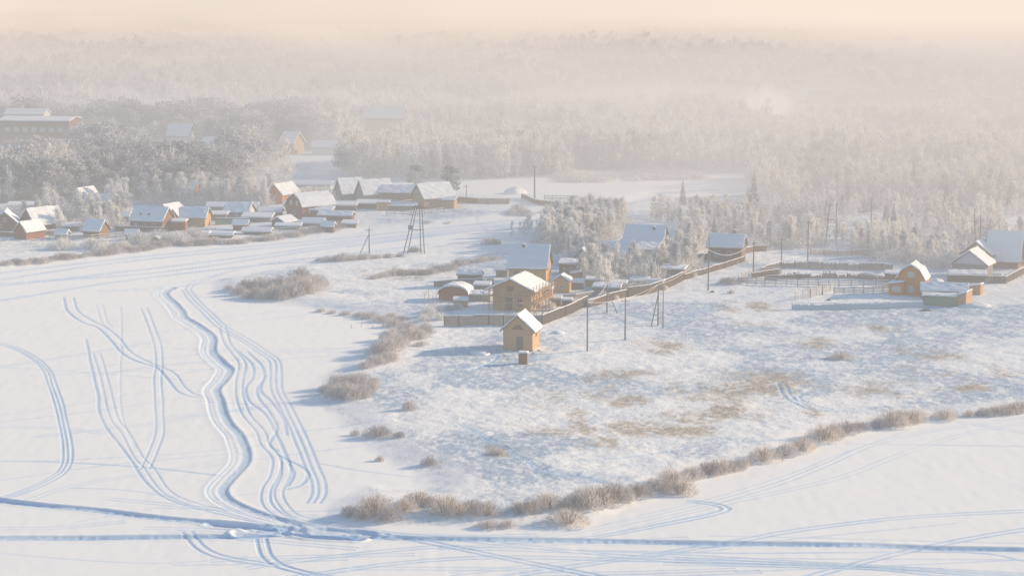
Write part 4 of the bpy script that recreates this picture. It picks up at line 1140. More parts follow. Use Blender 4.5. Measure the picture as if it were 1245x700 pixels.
# bushes along the near bank, left to right: (px, py, height m, width factor)
ROW = [(424, 629, 1.3, 1.0), (440, 632, 1.9, 1.0), (456, 627, 2.9, 1.0), (471, 634, 2.3, 1.1), (492, 622, 1.9, 1.1), (508, 613, 1.5, 1.3), (523, 616, 1.6, 1.2), (541, 624, 2.5, 1.0),
       (556, 627, 2.0, 1.1), (573, 622, 1.7, 1.3), (592, 628, 1.9, 1.2), (634, 625, 2.0, 1.1), (648, 623, 1.8, 1.1), (666, 619, 2.1, 1.0), (696, 620, 2.4, 1.1), (711, 618, 2.9, 1.0),
       (728, 614, 2.7, 1.1), (745, 611, 2.6, 1.1), (760, 608, 2.1, 1.1), (776, 604, 1.7, 1.3), (690, 638, 1.8, 1.6), (800, 598, 1.7, 1.3), (818, 592, 2.3, 1.1), (826, 602, 2.0, 1.2),
       (842, 583, 2.0, 1.1), (860, 578, 2.1, 1.1), (876, 576, 2.2, 1.0), (893, 573, 1.8, 1.1), (903, 569, 1.4, 1.0), (928, 562, 2.0, 1.2), (955, 556, 1.7, 1.1), (976, 549, 2.0, 1.2),
       (1000, 537, 2.5, 1.1), (1014, 533, 2.6, 1.0), (1030, 528, 2.1, 1.1), (1046, 524, 1.5, 1.2), (1070, 522, 2.0, 1.1), (1086, 519, 2.5, 1.1), (1102, 516, 2.6, 1.0), (1113, 514, 2.3, 1.0),
       (1150, 511, 2.2, 1.3), (1178, 508, 1.3, 1.0), (1196, 507, 1.3, 1.3), (1212, 505, 1.8, 1.3), (1228, 504, 1.8, 1.3), (1240, 502, 1.7, 1.2)]
ORD = ['first', 'second', 'third', 'fourth', 'fifth', 'sixth', 'seventh', 'eighth', 'ninth', 'tenth', 'eleventh', 'twelfth', 'thirteenth', 'fourteenth', 'fifteenth',
       'sixteenth', 'seventeenth', 'eighteenth', 'nineteenth', 'twentieth', 'twenty first', 'twenty second', 'twenty third']
order = sorted(range(len(ROW)), key=lambda k: ROW[k][0]); rank = {k: i for i, k in enumerate(order)}
for k, (a, b_, h_, w_) in enumerate(ROW):
    i = rank[k]; n = len(ROW)
    where = (ORD[i] + ' from the left end') if i < n / 2 else (ORD[n - 1 - i] + ' from the right end')
    plant('reed' if k % 3 else 'shrub', 'bank_bush', 'tawny bush on the near bank, ' + where + ' of its row', 'bush', a, b_ - 2, h_ * random.uniform(.75, 1.08), 'dry bushes in a row on the near bank', w_ * .82)
for (a, b_, h_, w_, l) in [(594, 641, 1.0, 1.4, 'small dry tuft below the left part of the bank row'), (617, 640, .9, 1.2, 'small dry tuft below the gap of the bank row'),
                           (460, 530, 1.6, 1.3, 'frosted bush alone on the snow above the left end of the bank row'), (522, 565, 1.2, .9, 'small reddish tuft at the edge of the field'),
                           (486, 531, .9, .9, 'tiny tuft right of the lone frosted bush'), (462, 560, .8, .8, 'tiny tuft below the lone frosted bush'), (497, 498, 1.6, .7, 'thin twiggy plant in the field above the lone frosted bush'),
                           (432, 529, .9, .8, 'tiny tuft left of the lone frosted bush'), (1023, 436, 1.2, 1.8, 'grey bush in the open field right of the grass patches'),
                           (885, 345, 1.5, 1.5, 'grey weed clump left of the corral fence'), (905, 342, 1.3, 1.2, 'grey weed clump touching the corral fence'), (889, 357, .9, .8, 'little round weed under the clump left of the corral'),
                           (605, 552, .9, 1.4, 'low brown tuft at the bend of the field path'), (594, 297, 1.8, .9, 'round frosted bush on the middle of the spit'), (603, 297, 1.4, 1.0, 'smaller bush touching the round one mid spit'),
                           (504, 306, 1.3, 1.2, 'frosted bush at the foot of the transformer frame')]:
    plant('shrub', 'field_bush', l, 'bush', a, b_, h_, 'lone bushes', w_)
# the shrubs of the west shore
SH = []
def cluster(lbl, grp, items, kind='shrub', name='shore_shrub', cat='shrub'):
    for (a, b_, h_, w_) in items: plant(kind, name, lbl, cat, a, b_, h_ * random.uniform(.6, .92), grp, w_ * .85)
cluster('frosted grey shrub in the dense clump on the river snow west of the yards', 'large frosted shrub clump',
        [(278, 352, 1.7, 1.0), (292, 358, 2.2, 1.1), (302, 363, 2.6, 1.1), (312, 360, 3.0, 1.1), (322, 364, 2.8, 1.2), (333, 362, 3.3, 1.0), (344, 364, 3.1, 1.1), (354, 360, 3.4, 1.0),
         (363, 358, 3.6, 1.0), (372, 356, 4.0, .95), (380, 352, 3.6, 1.0), (387, 348, 3.0, .9), (300, 351, 2.4, 1.1), (318, 349, 2.8, 1.0), (340, 350, 3.4, 1.0), (360, 348, 3.6, 1.0), (366, 341, 3.2, 1.0)])
cluster('grey frosted shrub in the round clump at the lowest end of the west shore', 'round frosted clump',
        [(398, 478, 2.0, 1.0), (407, 481, 2.7, 1.1), (418, 483, 3.0, 1.1), (430, 484, 2.8, 1.1), (441, 482, 2.4, 1.0), (452, 474, 2.4, 1.0), (412, 470, 3.0, 1.0), (426, 468, 3.2, 1.0), (440, 466, 2.8, 1.0), (456, 466, 1.9, .9)])
cluster('grey brown shrub in the winding belt along the west shore', 'belt of shore shrubs',
        [(445, 447, 1.8, 1.3), (456, 443, 2.0, 1.2), (466, 440, 2.0, 1.2), (476, 437, 1.8, 1.1), (462, 431, 2.6, 1.1), (474, 427, 3.0, 1.1), (482, 420, 3.3, 1.1), (476, 412, 3.0, 1.2),
         (490, 413, 2.8, 1.1), (500, 412, 3.0, 1.1), (511, 411, 2.9, 1.1), (518, 405, 2.4, 1.0), (512, 420, 1.2, 1.6), (466, 424, 2.4, 1.2), (495, 402, 2.4, 1.2), (480, 397, 2.0, 1.5),
         (465, 391, 1.8, 1.7), (450, 387, 1.6, 1.6), (437, 385, 1.3, 1.5), (420, 383, 1.2, 1.6), (404, 381, 1.0, 1.6), (390, 379, .9, 1.5), (476, 386, 1.6, 1.4), (488, 390, 1.6, 1.4)])
cluster('low brown grey shrub in the long strip on the spit left of the yards', 'strip of shrubs on the spit',
        [(455, 339, 1.3, 1.5), (466, 337, 1.6, 1.4), (478, 335, 2.0, 1.3), (488, 334, 2.2, 1.3), (500, 334, 1.7, 1.5), (512, 334, 1.6, 1.5), (524, 333, 1.6, 1.5), (536, 330, 1.7, 1.5), (548, 327, 1.9, 1.4), (560, 322, 1.8, 1.5),
         (572, 320, 1.6, 1.5), (586, 318, 1.5, 1.5), (600, 316, 1.4, 1.5)])
cluster('pale frosted shrub on the bank between the two A shaped poles', 'shrubs by the A shaped poles',
        [(388, 317, 1.2, 1.5), (398, 318, 1.5, 1.4), (409, 318, 2.0, 1.3), (418, 317, 2.6, 1.1), (430, 316, 1.9, 1.4), (444, 315, 1.8, 1.4), (458, 314, 1.5, 1.4), (472, 313, 1.4, 1.4), (486, 312, 1.1, 1.4)])
cluster('white frosted garden bush at the left end of the yards', 'frosted garden bushes',
        [(522, 384, 2.6, 1.0), (530, 380, 3.0, 1.0), (515, 390, 2.2, 1.1), (536, 388, 1.8, 1.1), (545, 377, 2.0, 1.0), (556, 376, 1.6, 1.1), (563, 371, 1.8, .9)], 'frost_bush', 'garden_bush', 'bush')
cluster('small frosted bush pressed against the long brown fence', 'bushes along the long brown fence',
        [(722, 368, 1.9, 1.1), (734, 362, 2.4, 1.0), (748, 364, 1.6, 1.2), (757, 357, 2.8, 1.0), (771, 355, 2.4, 1.1), (784, 354, 3.0, 1.0), (797, 349, 2.6, 1.0), (808, 352, 1.5, 1.2), (818, 342, 2.2, 1.1),
         (838, 336, 2.4, 1.1), (849, 331, 2.8, 1.0), (866, 327, 2.0, 1.2), (893, 321, 1.8, 1.2), (700, 371, 1.8, 1.1), (671, 374, 1.8, 1.0), (920, 304, 2.6, 1.1), (945, 300, 2.4, 1.2)], 'frost_bush', 'fence_bush', 'bush')
cluster('brown grass bush on the edge of the far river bank', 'bushes on the far river bank',
        [(x_, 328 - x_ * .122 + 7 * math.exp(-((x_ - 330) / 80) ** 2) - random.uniform(2, 5), random.uniform(1.2, 2.2), 1.7) for x_ in range(8, 420, 11)], 'shrub', 'bank_shrub')
cluster('frosted bush beside the tall far pole', 'bushes by the far pole', [(622, 262, 2.2, 1.3), (631, 260, 3.0, 1.2), (640, 262, 2.2, 1.3), (660, 259, 1.6, 1.4), (520, 273, .9, 1.8), (545, 272, .9, 1.8)], 'frost_bush', 'far_bush', 'bush')


def inp(px, py, poly): return bool(in_poly(np.array([float(px)]), np.array([float(py)]), poly)[0])


used = []
def scatter(poly, n, mind, kind, name, label, cat, group, h0, h1, seed, wide=1.0):
    rr = random.Random(seed); xs = [p[0] for p in poly]; ys = [p[1] for p in poly]; c = 0; tries = 0
    while c < n and tries < n * 60:
        tries += 1
        a = rr.uniform(min(xs), max(xs)); b_ = rr.uniform(min(ys), max(ys))
        if not inp(a, b_, poly): continue
        x, y, z = at(a, b_)
        if any((x - u) ** 2 + (y - v) ** 2 < mind ** 2 for u, v in used): continue
        used.append((x, y)); k = kind if isinstance(kind, str) else rr.choice(kind)
        plant(k, name, label, cat, a, b_, rr.uniform(h0, h1), group, wide * rr.uniform(.85, 1.2), (x, y)); c += 1


# frosted trees of the spit: counted one by one
scatter([(690, 318), (722, 306), (745, 326), (790, 318), (836, 314), (845, 330), (800, 345), (755, 357), (715, 350), (700, 338)], 44, 1.7, 'birch', 'frosted_tree',
        'white hoarfrosted tree among the yards behind the brown fence', 'tree', 'frosted trees in the middle yards', 4.2, 7.2, 1, 1.1)
scatter([(655, 300), (664, 280), (720, 268), (760, 275), (745, 292), (700, 312), (672, 308)], 74, 1.9, 'birch', 'thicket_tree',
        'grey violet frosted tree in the dense thicket behind the steep roofed house', 'tree', 'thicket behind the steep roofed house', 5.5, 7.5, 2, 1.1)
scatter([(818, 302), (850, 268), (900, 258), (925, 285), (905, 300), (935, 304), (1000, 300), (990, 286), (860, 292), (845, 312)], 56, 2.6, 'birch', 'frosted_birch',
        'tall pale hoarfrosted birch around and behind the square house', 'tree', 'birches round the square house', 4.0, 6.6, 3)
scatter([(1010, 306), (1110, 302), (1165, 318), (1150, 328), (1080, 318), (1060, 312), (1015, 304)], 26, 2.6, 'birch', 'frosted_birch',
        'hoarfrosted birch in the fringe of wood above the orange house', 'tree', 'birches above the orange house', 3.8, 6.5, 4)
scatter([(1195, 318), (1245, 292), (1290, 300), (1280, 320), (1215, 322)], 8, 3, 'birch', 'frosted_birch', 'hoarfrosted birch behind the lavender blue steep roof', 'tree', 'birches by the steep roofed house at right', 5, 8, 5)
scatter([(8, 262), (60, 258), (150, 262), (150, 278), (70, 284), (40, 272)], 34, 2.0, 'birch', 'garden_tree', 'warm pale frosted garden tree between the leftmost cottages', 'tree', 'garden trees at the left end', 4, 6.5, 6, 1.2)
scatter([(70, 300), (120, 292), (150, 300), (240, 290), (235, 295), (120, 308), (75, 310)], 12, 2, 'frost_bush', 'garden_bush', 'frosted bush on the slope below the left village', 'bush', 'bushes below the left village', 1.8, 3.5, 7)
scatter([(128, 262), (160, 246), (205, 250), (245, 252), (330, 250), (325, 236), (250, 240), (180, 240), (120, 248)], 56, 2.0, 'birch', 'village_birch', 'pale warm frosted birch between the roofs of the left village', 'tree', 'birches of the left village', 4.5, 7.5, 8, 1.15)
for (a, b_, h_, l) in [(505, 232, 7.5, 'dark pine left behind the ochre log house'), (548, 240, 8.5, 'dark pine right behind the ochre log house')]:
    plant('pine', 'dark_pine', l, 'pine', a, b_, h_, None, 1.2)
for k, (a, b_, h_) in enumerate([(916, 262, 12), (909, 266, 9), (1077, 284, 9), (1086, 282, 7.5)]):
    plant('spruce', 'dark_spruce', ['tall dark spruce standing above the right wood', 'shorter dark spruce left of the tall one', 'small dark spruce in the right wood', 'smallest dark spruce at the right clearing'][k], 'spruce', a, b_, h_, None)

for k, (a, b_, h_) in enumerate([(1072, 232, 10), (1100, 236, 9), (1110, 240, 11), (980, 214, 10), (948, 222, 9), (1030, 250, 8), (1150, 262, 10), (1216, 246, 11), (1228, 250, 9), (830, 250, 8), (868, 300, 8), (1165, 268, 8)]):
    plant('spruce', 'wood_spruce', 'dark conifer showing between the frosted birches of the right wood', 'spruce', a, b_, h_, 'dark conifers in the right wood', .8)

# ---- woods that read as one mass
def wood(name, label, XY, fns, mat_, h0, h1, tonefn=None, seed=0, wide=1.0, hz=None):
    r_ = np.random.default_rng(seed); var = [f[1] for f in fns]
    n = len(XY); pick = r_.integers(0, len(var), n); H_ = r_.uniform(h0, h1, n); A = r_.uniform(0, 6.28, n)
    if hz is not None: H_ *= hz
    z = height(XY[:, 0], XY[:, 1])[0] if XY[:, 1].max() < 775 else np.full(n, .7)
    big = fbm(XY[:, 0] / 22, XY[:, 1] / 34, 71, 3); H_ *= 1 + .5 * fbm(XY[:, 0] / 16, XY[:, 1] / 22, 75, 2)
    tone = np.clip(r_.normal(.55, .2, n) + .7 * big, 0, 1)
    VV = []; TT = []
    for k, v in enumerate(var):
        s = np.where(pick == k)[0]
        if not len(s): continue
        sc_ = (H_[s] / 8.0)[:, None, None]; ca = np.cos(A[s])[:, None]; sa = np.sin(A[s])[:, None]
        wd = r_.uniform(.85, 1.25, len(s))[:, None] * wide
        x = (v[None, :, 0] * ca - v[None, :, 1] * sa) * sc_[:, :, 0] * wd + XY[s, 0][:, None]
        y = (v[None, :, 0] * sa + v[None, :, 1] * ca) * sc_[:, :, 0] * wd + XY[s, 1][:, None]
        zz = v[None, :, 2] * sc_[:, :, 0] + z[s][:, None] - .1
        VV.append(np.stack([x, y, zz], -1).reshape(-1, 3)); TT.append(np.repeat(tone[s], v.shape[0]))
    V_ = np.concatenate(VV); T_ = np.concatenate(TT)
    me = np_mesh(name, V_, np.arange(len(V_)).reshape(-1, 3), dict(tone=T_)); me.materials.append(M[mat_])
    return tag(link_mesh(name, me, None), label, 'wood', kind='stuff')


def points(y0, y1, sp, seed, test, half=.262):
    r_ = np.random.default_rng(seed); out = []
    ys = np.arange(y0, y1, sp)
    for y in ys:
        xs = np.arange(-half * y, half * y, sp)
        out.append(np.stack([xs + r_.uniform(-.5, .5, len(xs)) * sp, y + r_.uniform(-.5, .5, len(xs)) * sp], 1))
    P = np.concatenate(out)
    dep = P[:, 1] * CP - (.7 - HC) * SP
    px = CX + F * P[:, 0] / dep; py = CY - F * (P[:, 1] * SP + (.7 - HC) * CP) / dep
    k = test(px, py, P)
    return P[k]


pip = lambda px, py, poly: in_poly(px, py, poly)
HOUSES = [(o.location.x, o.location.y) for o in COL.objects if o.get('category') and o.type == 'EMPTY' and any(c.name.startswith('roof') for c in o.children)]
HO = np.array(HOUSES)
def clear_of(P, r=6.5):
    out = np.ones(len(P), bool)
    for hx, hy in HO:
        if hy > 715: out &= ~((np.abs(P[:, 0] - hx) < (14 if hx < -150 else 9)) & (P[:, 1] - hy > -85) & (P[:, 1] - hy < 9))
        out &= ~((np.abs(P[:, 0] - hx) < r) & (P[:, 1] - hy > -r * 2.2) & (P[:, 1] - hy < r))
    return out


VILLAGE = [(-200, 400), (-200, 252), (60, 246), (130, 240), (200, 244), (260, 236), (330, 222), (400, 216), (470, 216), (556, 222), (610, 236), (640, 400)]
FIELD = [(395, 250), (395, 219), (470, 218), (560, 219), (700, 216), (830, 214), (905, 216), (925, 234), (905, 254), (800, 260), (775, 266), (720, 262), (640, 275), (500, 300), (395, 300)]
CLEAR1 = [(1015, 272), (1060, 258), (1085, 268), (1075, 284), (1040, 288), (1000, 286)]
CLEAR2 = [(1195, 292), (1215, 270), (1245, 264), (1400, 262), (1400, 298), (1240, 300)]
CLEAR3 = [(940, 316), (950, 294), (990, 288), (1015, 296), (1090, 304), (1090, 316)]
CLEAR4 = [(985, 262), (1030, 248), (1080, 246), (1065, 254), (1020, 262)]
CLEAR5 = [(1120, 262), (1170, 250), (1210, 250), (1180, 262)]
CLEAR6 = [(860, 212), (980, 206), (1010, 210), (940, 218)]
SPIT = [(-900, 900), (-900, 400), (655, 290), (700, 262), (750, 262), (790, 268), (830, 278), (900, 272), (960, 294), (1010, 302), (1100, 304), (1150, 312), (1200, 312), (1245, 312), (2300, 350), (2300, 900)]
GLADE = [(690, 222), (830, 224), (905, 222), (900, 212), (780, 208), (690, 207)]


def t_common(px, py, P):
    k = (py < 320)
    for q in (VILLAGE, FIELD, CLEAR1, CLEAR2, CLEAR3, CLEAR4, CLEAR5, CLEAR6, SPIT, GLADE): k &= ~pip(px, py, q)
    k &= clear_of(P); k &= land(P[:, 0], P[:, 1]) > 2
    return k


PINEZ = lambda px, py: (px < 395 + 25 * np.sin(py * .3)) & (py > 163) & (py < 246)
nz = lambda P, s, q: fbm(P[:, 0] / s, P[:, 1] / s, q, 2)
A_ = points(498, 900, 3.1, 1, t_common)
depA = A_[:, 1] * CP - (.7 - HC) * SP; pxA = CX + F * A_[:, 0] / depA; pyA = CY - F * (A_[:, 1] * SP + (.7 - HC) * CP) / depA
isp = PINEZ(pxA, pyA) & (nz(A_, 14, 9) > -.35)
rv = np.random.default_rng(9)
LODA = [birch(rv, 8, 330, 1.05, .22, rv.uniform(.16, .36), 14) for _ in range(12)]
LODP = [pine(rv, 8, 330, .75, .42) for _ in range(6)]
keep = nz(A_, 9, 4) + .5 * nz(A_, 30, 24) > -.34
wood('birch_wood', 'pale hoarfrosted birch wood spreading behind the village', A_[~isp & keep], LODA, 'birchfar', 5.0, 10.5, seed=2, hz=(1 - .45 * sstep(235, 262, pyA))[~isp & keep])
kk_ = ~isp & keep & (nz(A_, 26, 61) > .08) & (np.random.default_rng(5).random(len(A_)) < .5)
LODS = [spruce(rv, 8, 260, .9, .34) for _ in range(4)]
wood('larch_wood', 'darker frosted conifers scattered in patches through the birch wood', A_[kk_] + 1.3, LODS, 'pinefar', 6, 10.5, seed=33, wide=.9, hz=(1 - .3 * sstep(235, 262, pyA))[kk_])
wood('pine_wood', 'darker frosted pinewood above the left village', A_[isp], LODP, 'pinefar', 6.5, 10.5, seed=3, wide=1.15)
B_ = points(900, 1350, 4.6, 3, lambda px, py, P: clear_of(P, 9) & (nz(P, 30, 5) > -.42))
LODB = [birch(rv, 8, 90, 1.5, .5, .3, 8) for _ in range(6)]
kb = (nz(B_, 40, 83) + np.random.default_rng(6).normal(0, .25, len(B_))) > -.1
wood('far_wood', 'hazy frosted birch wood beyond the nearer trees', B_[~kb], LODB, 'birchfar', 6, 10.5, seed=4, wide=1.15)
wood('far_pinewood', 'hazy darker pinewood mixed through the far birches', B_[kb], LODB, 'pinefar', 6, 11, seed=14, wide=1.1)
C_ = points(1350, 2400, 7.5, 5, lambda px, py, P: nz(P, 70, 6) > -.3)
LODC = [birch(rv, 8, 60, 1.5, .9, .34, 5) for _ in range(5)]
wood('distant_wood', 'faint distant wood fading into the haze', C_, LODC, 'pinefar', 7, 10, seed=5, wide=1.4)
# undergrowth of the groves and wood edges
GROVES = [[(690, 318), (722, 306), (745, 326), (790, 318), (836, 314), (845, 330), (800, 342), (755, 352), (715, 348), (700, 338)],
          [(655, 300), (664, 280), (720, 268), (760, 275), (745, 292), (700, 312), (672, 308)],
          [(818, 302), (850, 268), (900, 258), (925, 285), (905, 300), (935, 304), (1000, 300), (990, 286), (860, 292), (845, 312)],
          [(1010, 306), (1110, 302), (1165, 318), (1150, 328), (1080, 318), (1060, 312), (1015, 304)], [(1195, 318), (1245, 292), (1290, 300), (1280, 320), (1215, 322)],
          [(0, 262), (60, 258), (150, 262), (150, 278), (70, 284), (40, 272)], [(128, 262), (160, 246), (205, 250), (330, 250), (325, 236), (120, 248)],
          [(300, 240), (400, 236), (400, 244), (300, 250)]]
U_ = points(420, 700, 1.5, 12, lambda px, py, P: np.any([pip(px, py, q) for q in GROVES], 0) & clear_of(P, 4.2) & (nz(P, 5, 14) > -.3))
SU = [shrub(rv, 1.5 * 4, 1.7 * 4, 110, 2.2, .34, 8) for _ in range(5)]
wood('frosted_undergrowth', 'low frosted undergrowth between the trees of the groves', U_, SU, 'birchfar', 1.6, 4.2, seed=16)
U2 = points(420, 700, 2.6, 13, lambda px, py, P: pip(px, py, [(0, 292), (150, 284), (245, 286), (330, 281), (330, 288), (150, 299), (0, 316)]) & clear_of(P, 4.5) & (nz(P, 7, 19) > .05))
wood('slope_scrub', 'loose frosted scrub on the slope below the left village', U2, SU, 'birchfar', 1.0, 2.4, seed=17)
# scrub in the glade
G_ = points(640, 700, 1.6, 8, lambda px, py, P: pip(px, py, [(680, 222), (745, 222), (745, 214), (700, 211), (680, 214)]) | pip(px, py, [(760, 221), (850, 219), (850, 213), (800, 211), (760, 214)]))
SB = [shrub(rv, 1.5 * 5, 1.3 * 5, 60, 2.5, .8, 6) for _ in range(3)]
if len(G_): wood('reed_bed', 'grey brown reeds in the glade beyond the bright field', G_, SB, 'birchfar', 1.2, 2.0, seed=6)

# dry grass standing in the patches of the field, too many stalks to count
gv = []
rgs = np.random.default_rng(21)
for (a, b_, ra, rb, kk) in PATCH:
    x, y = flat(a, b_, .8); s = F / (y * CP + 70 * SP); rx = ra / s; ry = rb / (s * (HC / y))
    n = int(rx * ry * 22 * kk)
    P = np.stack([x + rx * .75 * rgs.normal(size=n), y + ry * .75 * rgs.normal(size=n)], 1)
    k = fbm(P[:, 0] / 3.2, P[:, 1] / 6.5, 31, 4) > rgs.uniform(-.35, .3, n)
    P = P[k & (land(P[:, 0], P[:, 1]) > 1)]
    z = height(P[:, 0], P[:, 1])[0]; P3 = np.column_stack([P, z - .04]); m_ = len(P3)
    for _ in range(3):
        D = np.stack([rgs.normal(0, .35, m_), rgs.normal(0, .35, m_), np.ones(m_)], 1)
        gv.append(blades(P3 + rgs.normal(0, .12, (m_, 3)) * (1, 1, 0), D, rgs.uniform(.15, .42, m_), .05, rgs))
# sparse stubbly stalks over the whole spit
n = 60000
yy = 1 / rgs.uniform(1 / 560, 1 / 262, n); xx = rgs.uniform(-.24, .24, n) * yy
P = np.stack([xx, yy], 1); sdv = land(xx, yy)
k = (sdv > .5) & (fbm(xx / 16, yy / 24, 41, 2) + .6 * np.exp(-sdv / 3) > rgs.uniform(-.2, .5, n)); P = P[k]
z = height(P[:, 0], P[:, 1])[0]; P3 = np.column_stack([P, z - .03])
D = np.stack([rgs.normal(0, .4, len(P3)), rgs.normal(0, .4, len(P3)), np.ones(len(P3))], 1)
gv.append(blades(P3, D, rgs.uniform(.12, .45, len(P3)), .05, rgs))
V_ = np.concatenate(gv)
M['drygrass'] = plain('dry_grass', (.34, .26, .17), (.50, .42, .32), .6, .9, 0, 0)
me = tri_mesh('dry_grass', V_); me.materials.append(M['drygrass'])
tag(link_mesh('dry_grass', me, None), 'dry grass and stubbly stalks poking through the thin snow of the field', 'grass', kind='stuff')
# ================================================================ haze: layers of ice fog, their sunlit glow put in as emission
def fog(name, pts, top, sigma, col, base=-3.0):
    """homogeneous bank of ice fog: prism over a ground outline"""
    n = len(pts)
    vs = [(x, y, base) for x, y in pts] + [(x, y, top) for x, y in pts]
    fs = [tuple(range(n - 1, -1, -1)), tuple(range(n, 2 * n))] + [(k, (k + 1) % n, n + (k + 1) % n, n + k) for k in range(n)]
    me = bpy.data.meshes.new(name); me.from_pydata(vs, [], fs); me.update()
    m = bpy.data.materials.new(name); m.use_nodes = True; nt = m.node_tree; nt.nodes.clear()
    out = nt.nodes.new('ShaderNodeOutputMaterial')
    ab = nd(nt, 'ShaderNodeVolumeAbsorption', Density=sigma); ab.inputs['Color'].default_value = (0, 0, 0, 1)
    em = nd(nt, 'ShaderNodeEmission', Strength=sigma); em.inputs['Color'].default_value = (*col, 1)
    ad = nt.nodes.new('ShaderNodeAddShader'); nt.links.new(ab.outputs[0], ad.inputs[0]); nt.links.new(em.outputs[0], ad.inputs[1])
    nt.links.new(ad.outputs[0], out.inputs['Volume'])
    me.materials.append(m)
    o = bpy.data.objects.new(name, me); COL.objects.link(o)
    tag(o, 'pale freezing haze lying over the snow', 'haze', kind='stuff'); return o


B = 3000
fog('haze', [(-B, 120), (B, 120), (B, 570), (-B, 570)], 36, .00122, (.88, .85, .825))
fog('haze', [(-B, 570.5), (B, 570.5), (B, 900), (-B, 900)], 36, .0030, (.70, .67, .66))
fog('haze', [(-B, 900.5), (B, 900.5), (B, 6010), (-B, 6010)], 19, .0020, (.56, .51, .475))
fog('haze', [(-500, 1000), (-100, 760), (60, 480), (160, 400), (B, 400), (B, 1000.5)], 38, .0024, (.82, .71, .63))  # warm sun glow toward the right, put into this bank's colour
fog('haze', [(-650, 1700), (-500, 1001), (B, 1001), (B, 6040), (-650, 6040)], 20, .0021, (.82, .62, .49))
fog('haze', [(-B, 1380), (B, 1240), (B, 6050), (-B, 6050)], 66, .0052, (.82, .715, .64))

fog('haze', [(-700, 2600), (-200, 1600), (250, 1220), (B, 1150), (B, 6060), (-700, 6060)], 64, .0052, (1.08, .92, .765))

# drifting chimney steam and fog wisps: one noisy volume over the far woods
me = bpy.data.meshes.new('steam'); mb = MB(); mb.box((150, 1250, 30), (1500, 800, 50)); me = mb.mesh('steam')
m = bpy.data.materials.new('steam'); m.use_nodes = True; nt = m.node_tree; nt.nodes.clear()
out = nt.nodes.new('ShaderNodeOutputMaterial')
pos = nt.nodes.new('ShaderNodeNewGeometry').outputs['Position']
mp = nd(nt, 'ShaderNodeMapping'); mp.inputs['Scale'].default_value = (.6, .8, 3.2); nt.links.new(pos, mp.inputs[0])
n = nd(nt, 'ShaderNodeTexNoise', Scale=.011, Detail=4, Roughness=.6, Distortion=.6); nt.links.new(mp.outputs[0], n.inputs['Vector'])
rp = ramp(nt, n.outputs['Fac'], [(.53, (0, 0, 0)), (.74, (1, 1, 1))])
mu = nt.nodes.new('ShaderNodeMath'); mu.operation = 'MULTIPLY'; nt.links.new(rp, mu.inputs[0]); mu.inputs[1].default_value = .013
ab = nd(nt, 'ShaderNodeVolumeAbsorption'); ab.inputs['Color'].default_value = (0, 0, 0, 1); nt.links.new(mu.outputs[0], ab.inputs['Density'])
em = nd(nt, 'ShaderNodeEmission'); em.inputs['Color'].default_value = (.95, .80, .68, 1); nt.links.new(mu.outputs[0], em.inputs['Strength'])  # sunlit look of the steam comes from this emission
ad = nt.nodes.new('ShaderNodeAddShader'); nt.links.new(ab.outputs[0], ad.inputs[0]); nt.links.new(em.outputs[0], ad.inputs[1])
nt.links.new(ad.outputs[0], out.inputs['Volume'])
me.materials.append(m); o = bpy.data.objects.new('steam', me); COL.objects.link(o)
tag(o, 'sunlit steam drifting over the far woods', 'steam', kind='stuff')
def plume(px, py, z0, size, col, dens, label, seed, lean=.6):
    x, y = flat(px, py, 2.0); sx, sy, sz = size
    mb = MB(); mb.box((0, 0, 0), (2, 2, 2)); me = mb.mesh('chimney_steam')
    m = bpy.data.materials.new('chimney_steam'); m.use_nodes = True; nt = m.node_tree; nt.nodes.clear()
    out = nt.nodes.new('ShaderNodeOutputMaterial'); tc = nt.nodes.new('ShaderNodeTexCoord').outputs['Object']
    n = nd(nt, 'ShaderNodeTexNoise', _noise_dimensions='4D', Scale=1.9, Detail=4, Roughness=.65, W=float(seed)); nt.links.new(tc, n.inputs['Vector'])
    mx = nt.nodes.new('ShaderNodeMix'); mx.data_type = 'RGBA'; mx.blend_type = 'LINEAR_LIGHT'; mx.clamp_factor = False; mx.inputs[0].default_value = .8
    nt.links.new(tc, mx.inputs[6]); nt.links.new(n.outputs['Color'], mx.inputs[7])
    g = nt.nodes.new('ShaderNodeTexGradient'); g.gradient_type = 'SPHERICAL'
    mp = nd(nt, 'ShaderNodeMapping'); mp.inputs['Scale'].default_value = (1.15, 1.15, 1.15); nt.links.new(mx.outputs[2], mp.inputs[0]); nt.links.new(mp.outputs[0], g.inputs[0])
    r = ramp(nt, g.outputs['Fac'], [(0, (0, 0, 0)), (.75, (1, 1, 1))])
    mu = nt.nodes.new('ShaderNodeMath'); mu.operation = 'MULTIPLY'; nt.links.new(r, mu.inputs[0]); mu.inputs[1].default_value = dens
    ab = nd(nt, 'ShaderNodeVolumeAbsorption'); ab.inputs['Color'].default_value = (0, 0, 0, 1); nt.links.new(mu.outputs[0], ab.inputs['Density'])
    em = nd(nt, 'ShaderNodeEmission'); em.inputs['Color'].default_value = (*col, 1); nt.links.new(mu.outputs[0], em.inputs['Strength'])  # puff glows by itself in place of sunlight
    ad = nt.nodes.new('ShaderNodeAddShader'); nt.links.new(ab.outputs[0], ad.inputs[0]); nt.links.new(em.outputs[0], ad.inputs[1]); nt.links.new(ad.outputs[0], out.inputs['Volume'])
    me.materials.append(m); o = bpy.data.objects.new('chimney_steam', me); COL.objects.link(o)
    o.location = (x, y, z0 + sz * .8); o.scale = (sx, sy, sz); tag(o, label, 'steam')


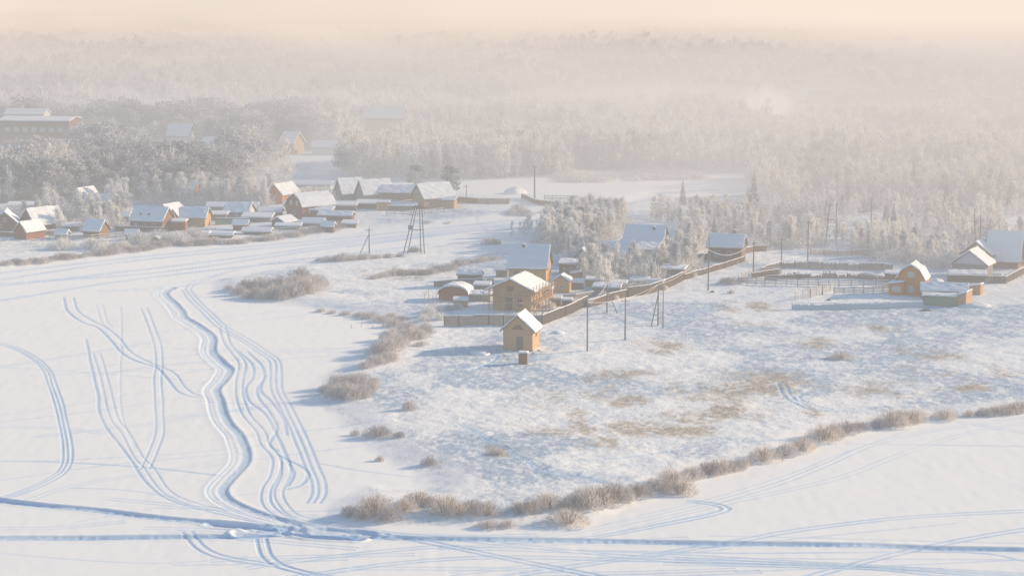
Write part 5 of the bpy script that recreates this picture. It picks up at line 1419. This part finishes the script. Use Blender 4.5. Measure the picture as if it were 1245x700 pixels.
plume(932, 140, 0, (15, 20, 9), (1.15, .97, .76), .16, 'bright steam cloud leaning left of the slanting bright roof', 1)
plume(536, 138, 2, (9, 14, 5.5), (1.02, .84, .70), .11, 'small peach puff of steam over the middle of the far wood', 2)
plume(430, 140, 0, (24, 30, 8), (.90, .80, .72), .03, 'pale steam bank over the wood above the lone hip roofed house', 3)
plume(1085, 118, 2, (13, 20, 7), (1.12, .88, .68), .12, 'peach steam puff far back at upper right', 4)
plume(326, 238, 1, (9, 9, 9), (.90, .79, .68), .05, 'warm smoke rising behind the orange lit house of the village', 5)
plume(150, 150, 2, (50, 50, 9), (.80, .74, .68), .014, 'wide pale mist patch over the wood beside the brick factory', 6)
plume(790, 140, 3, (55, 40, 9), (1.0, .84, .70), .022, 'long low sunlit steam band over the middle wood', 7)
plume(880, 118, 1, (50, 50, 8), (1.0, .80, .64), .016, 'large soft steam cloud behind the long pale roof', 8)
sc.cycles.volume_max_steps = 256; sc.cycles.volume_step_rate = 1.0

# ================================================================ sky, sun, camera
w = bpy.data.worlds.new('World'); sc.world = w; w.use_nodes = True
nt = w.node_tree; bg = nt.nodes['Background']
sky = nt.nodes.new('ShaderNodeTexSky'); sky.sky_type = 'NISHITA'; sky.sun_disc = False
sky.sun_elevation = SUN_EL; sky.sun_rotation = math.pi / 2 - SUN_AZ
sky.air_density = 1.0; sky.dust_density = .6; sky.ozone_density = 2.0
tn = nt.nodes.new('ShaderNodeMix'); tn.data_type = 'RGBA'; tn.blend_type = 'MULTIPLY'; tn.inputs[0].default_value = 1; tn.inputs[7].default_value = (.80, 1.0, 1.06, 1)
nt.links.new(sky.outputs[0], tn.inputs[6]); nt.links.new(tn.outputs[2], bg.inputs[0]); bg.inputs[1].default_value = .155

ld = bpy.data.lights.new('sun', 'SUN'); ld.energy = 6.8; ld.angle = R(1.1); ld.color = (1.0, .745, .465)
lo = bpy.data.objects.new('sun', ld); COL.objects.link(lo)
from mathutils import Vector
lo.rotation_euler = Vector(SUN).to_track_quat('Z', 'Y').to_euler(); lo.location = (300, 150, 120)

cd = bpy.data.cameras.new('camera'); cam = bpy.data.objects.new('camera', cd); COL.objects.link(cam)
cam.location = (0, 0, HC); cam.rotation_euler = (math.pi / 2 - PITCH, 0, 0)
cd.sensor_width = 36; cd.lens = F / 1245 * 36; cd.clip_start = 1; cd.clip_end = 20000
sc.camera = cam
sc.view_settings.view_transform = 'Standard'; sc.view_settings.look = 'None'; sc.view_settings.exposure = 0
sc.cycles.max_bounces = 5; sc.cycles.diffuse_bounces = 3; sc.cycles.transparent_max_bounces = 32; sc.cycles.volume_bounces = 0
sc.cycles.use_denoising = True
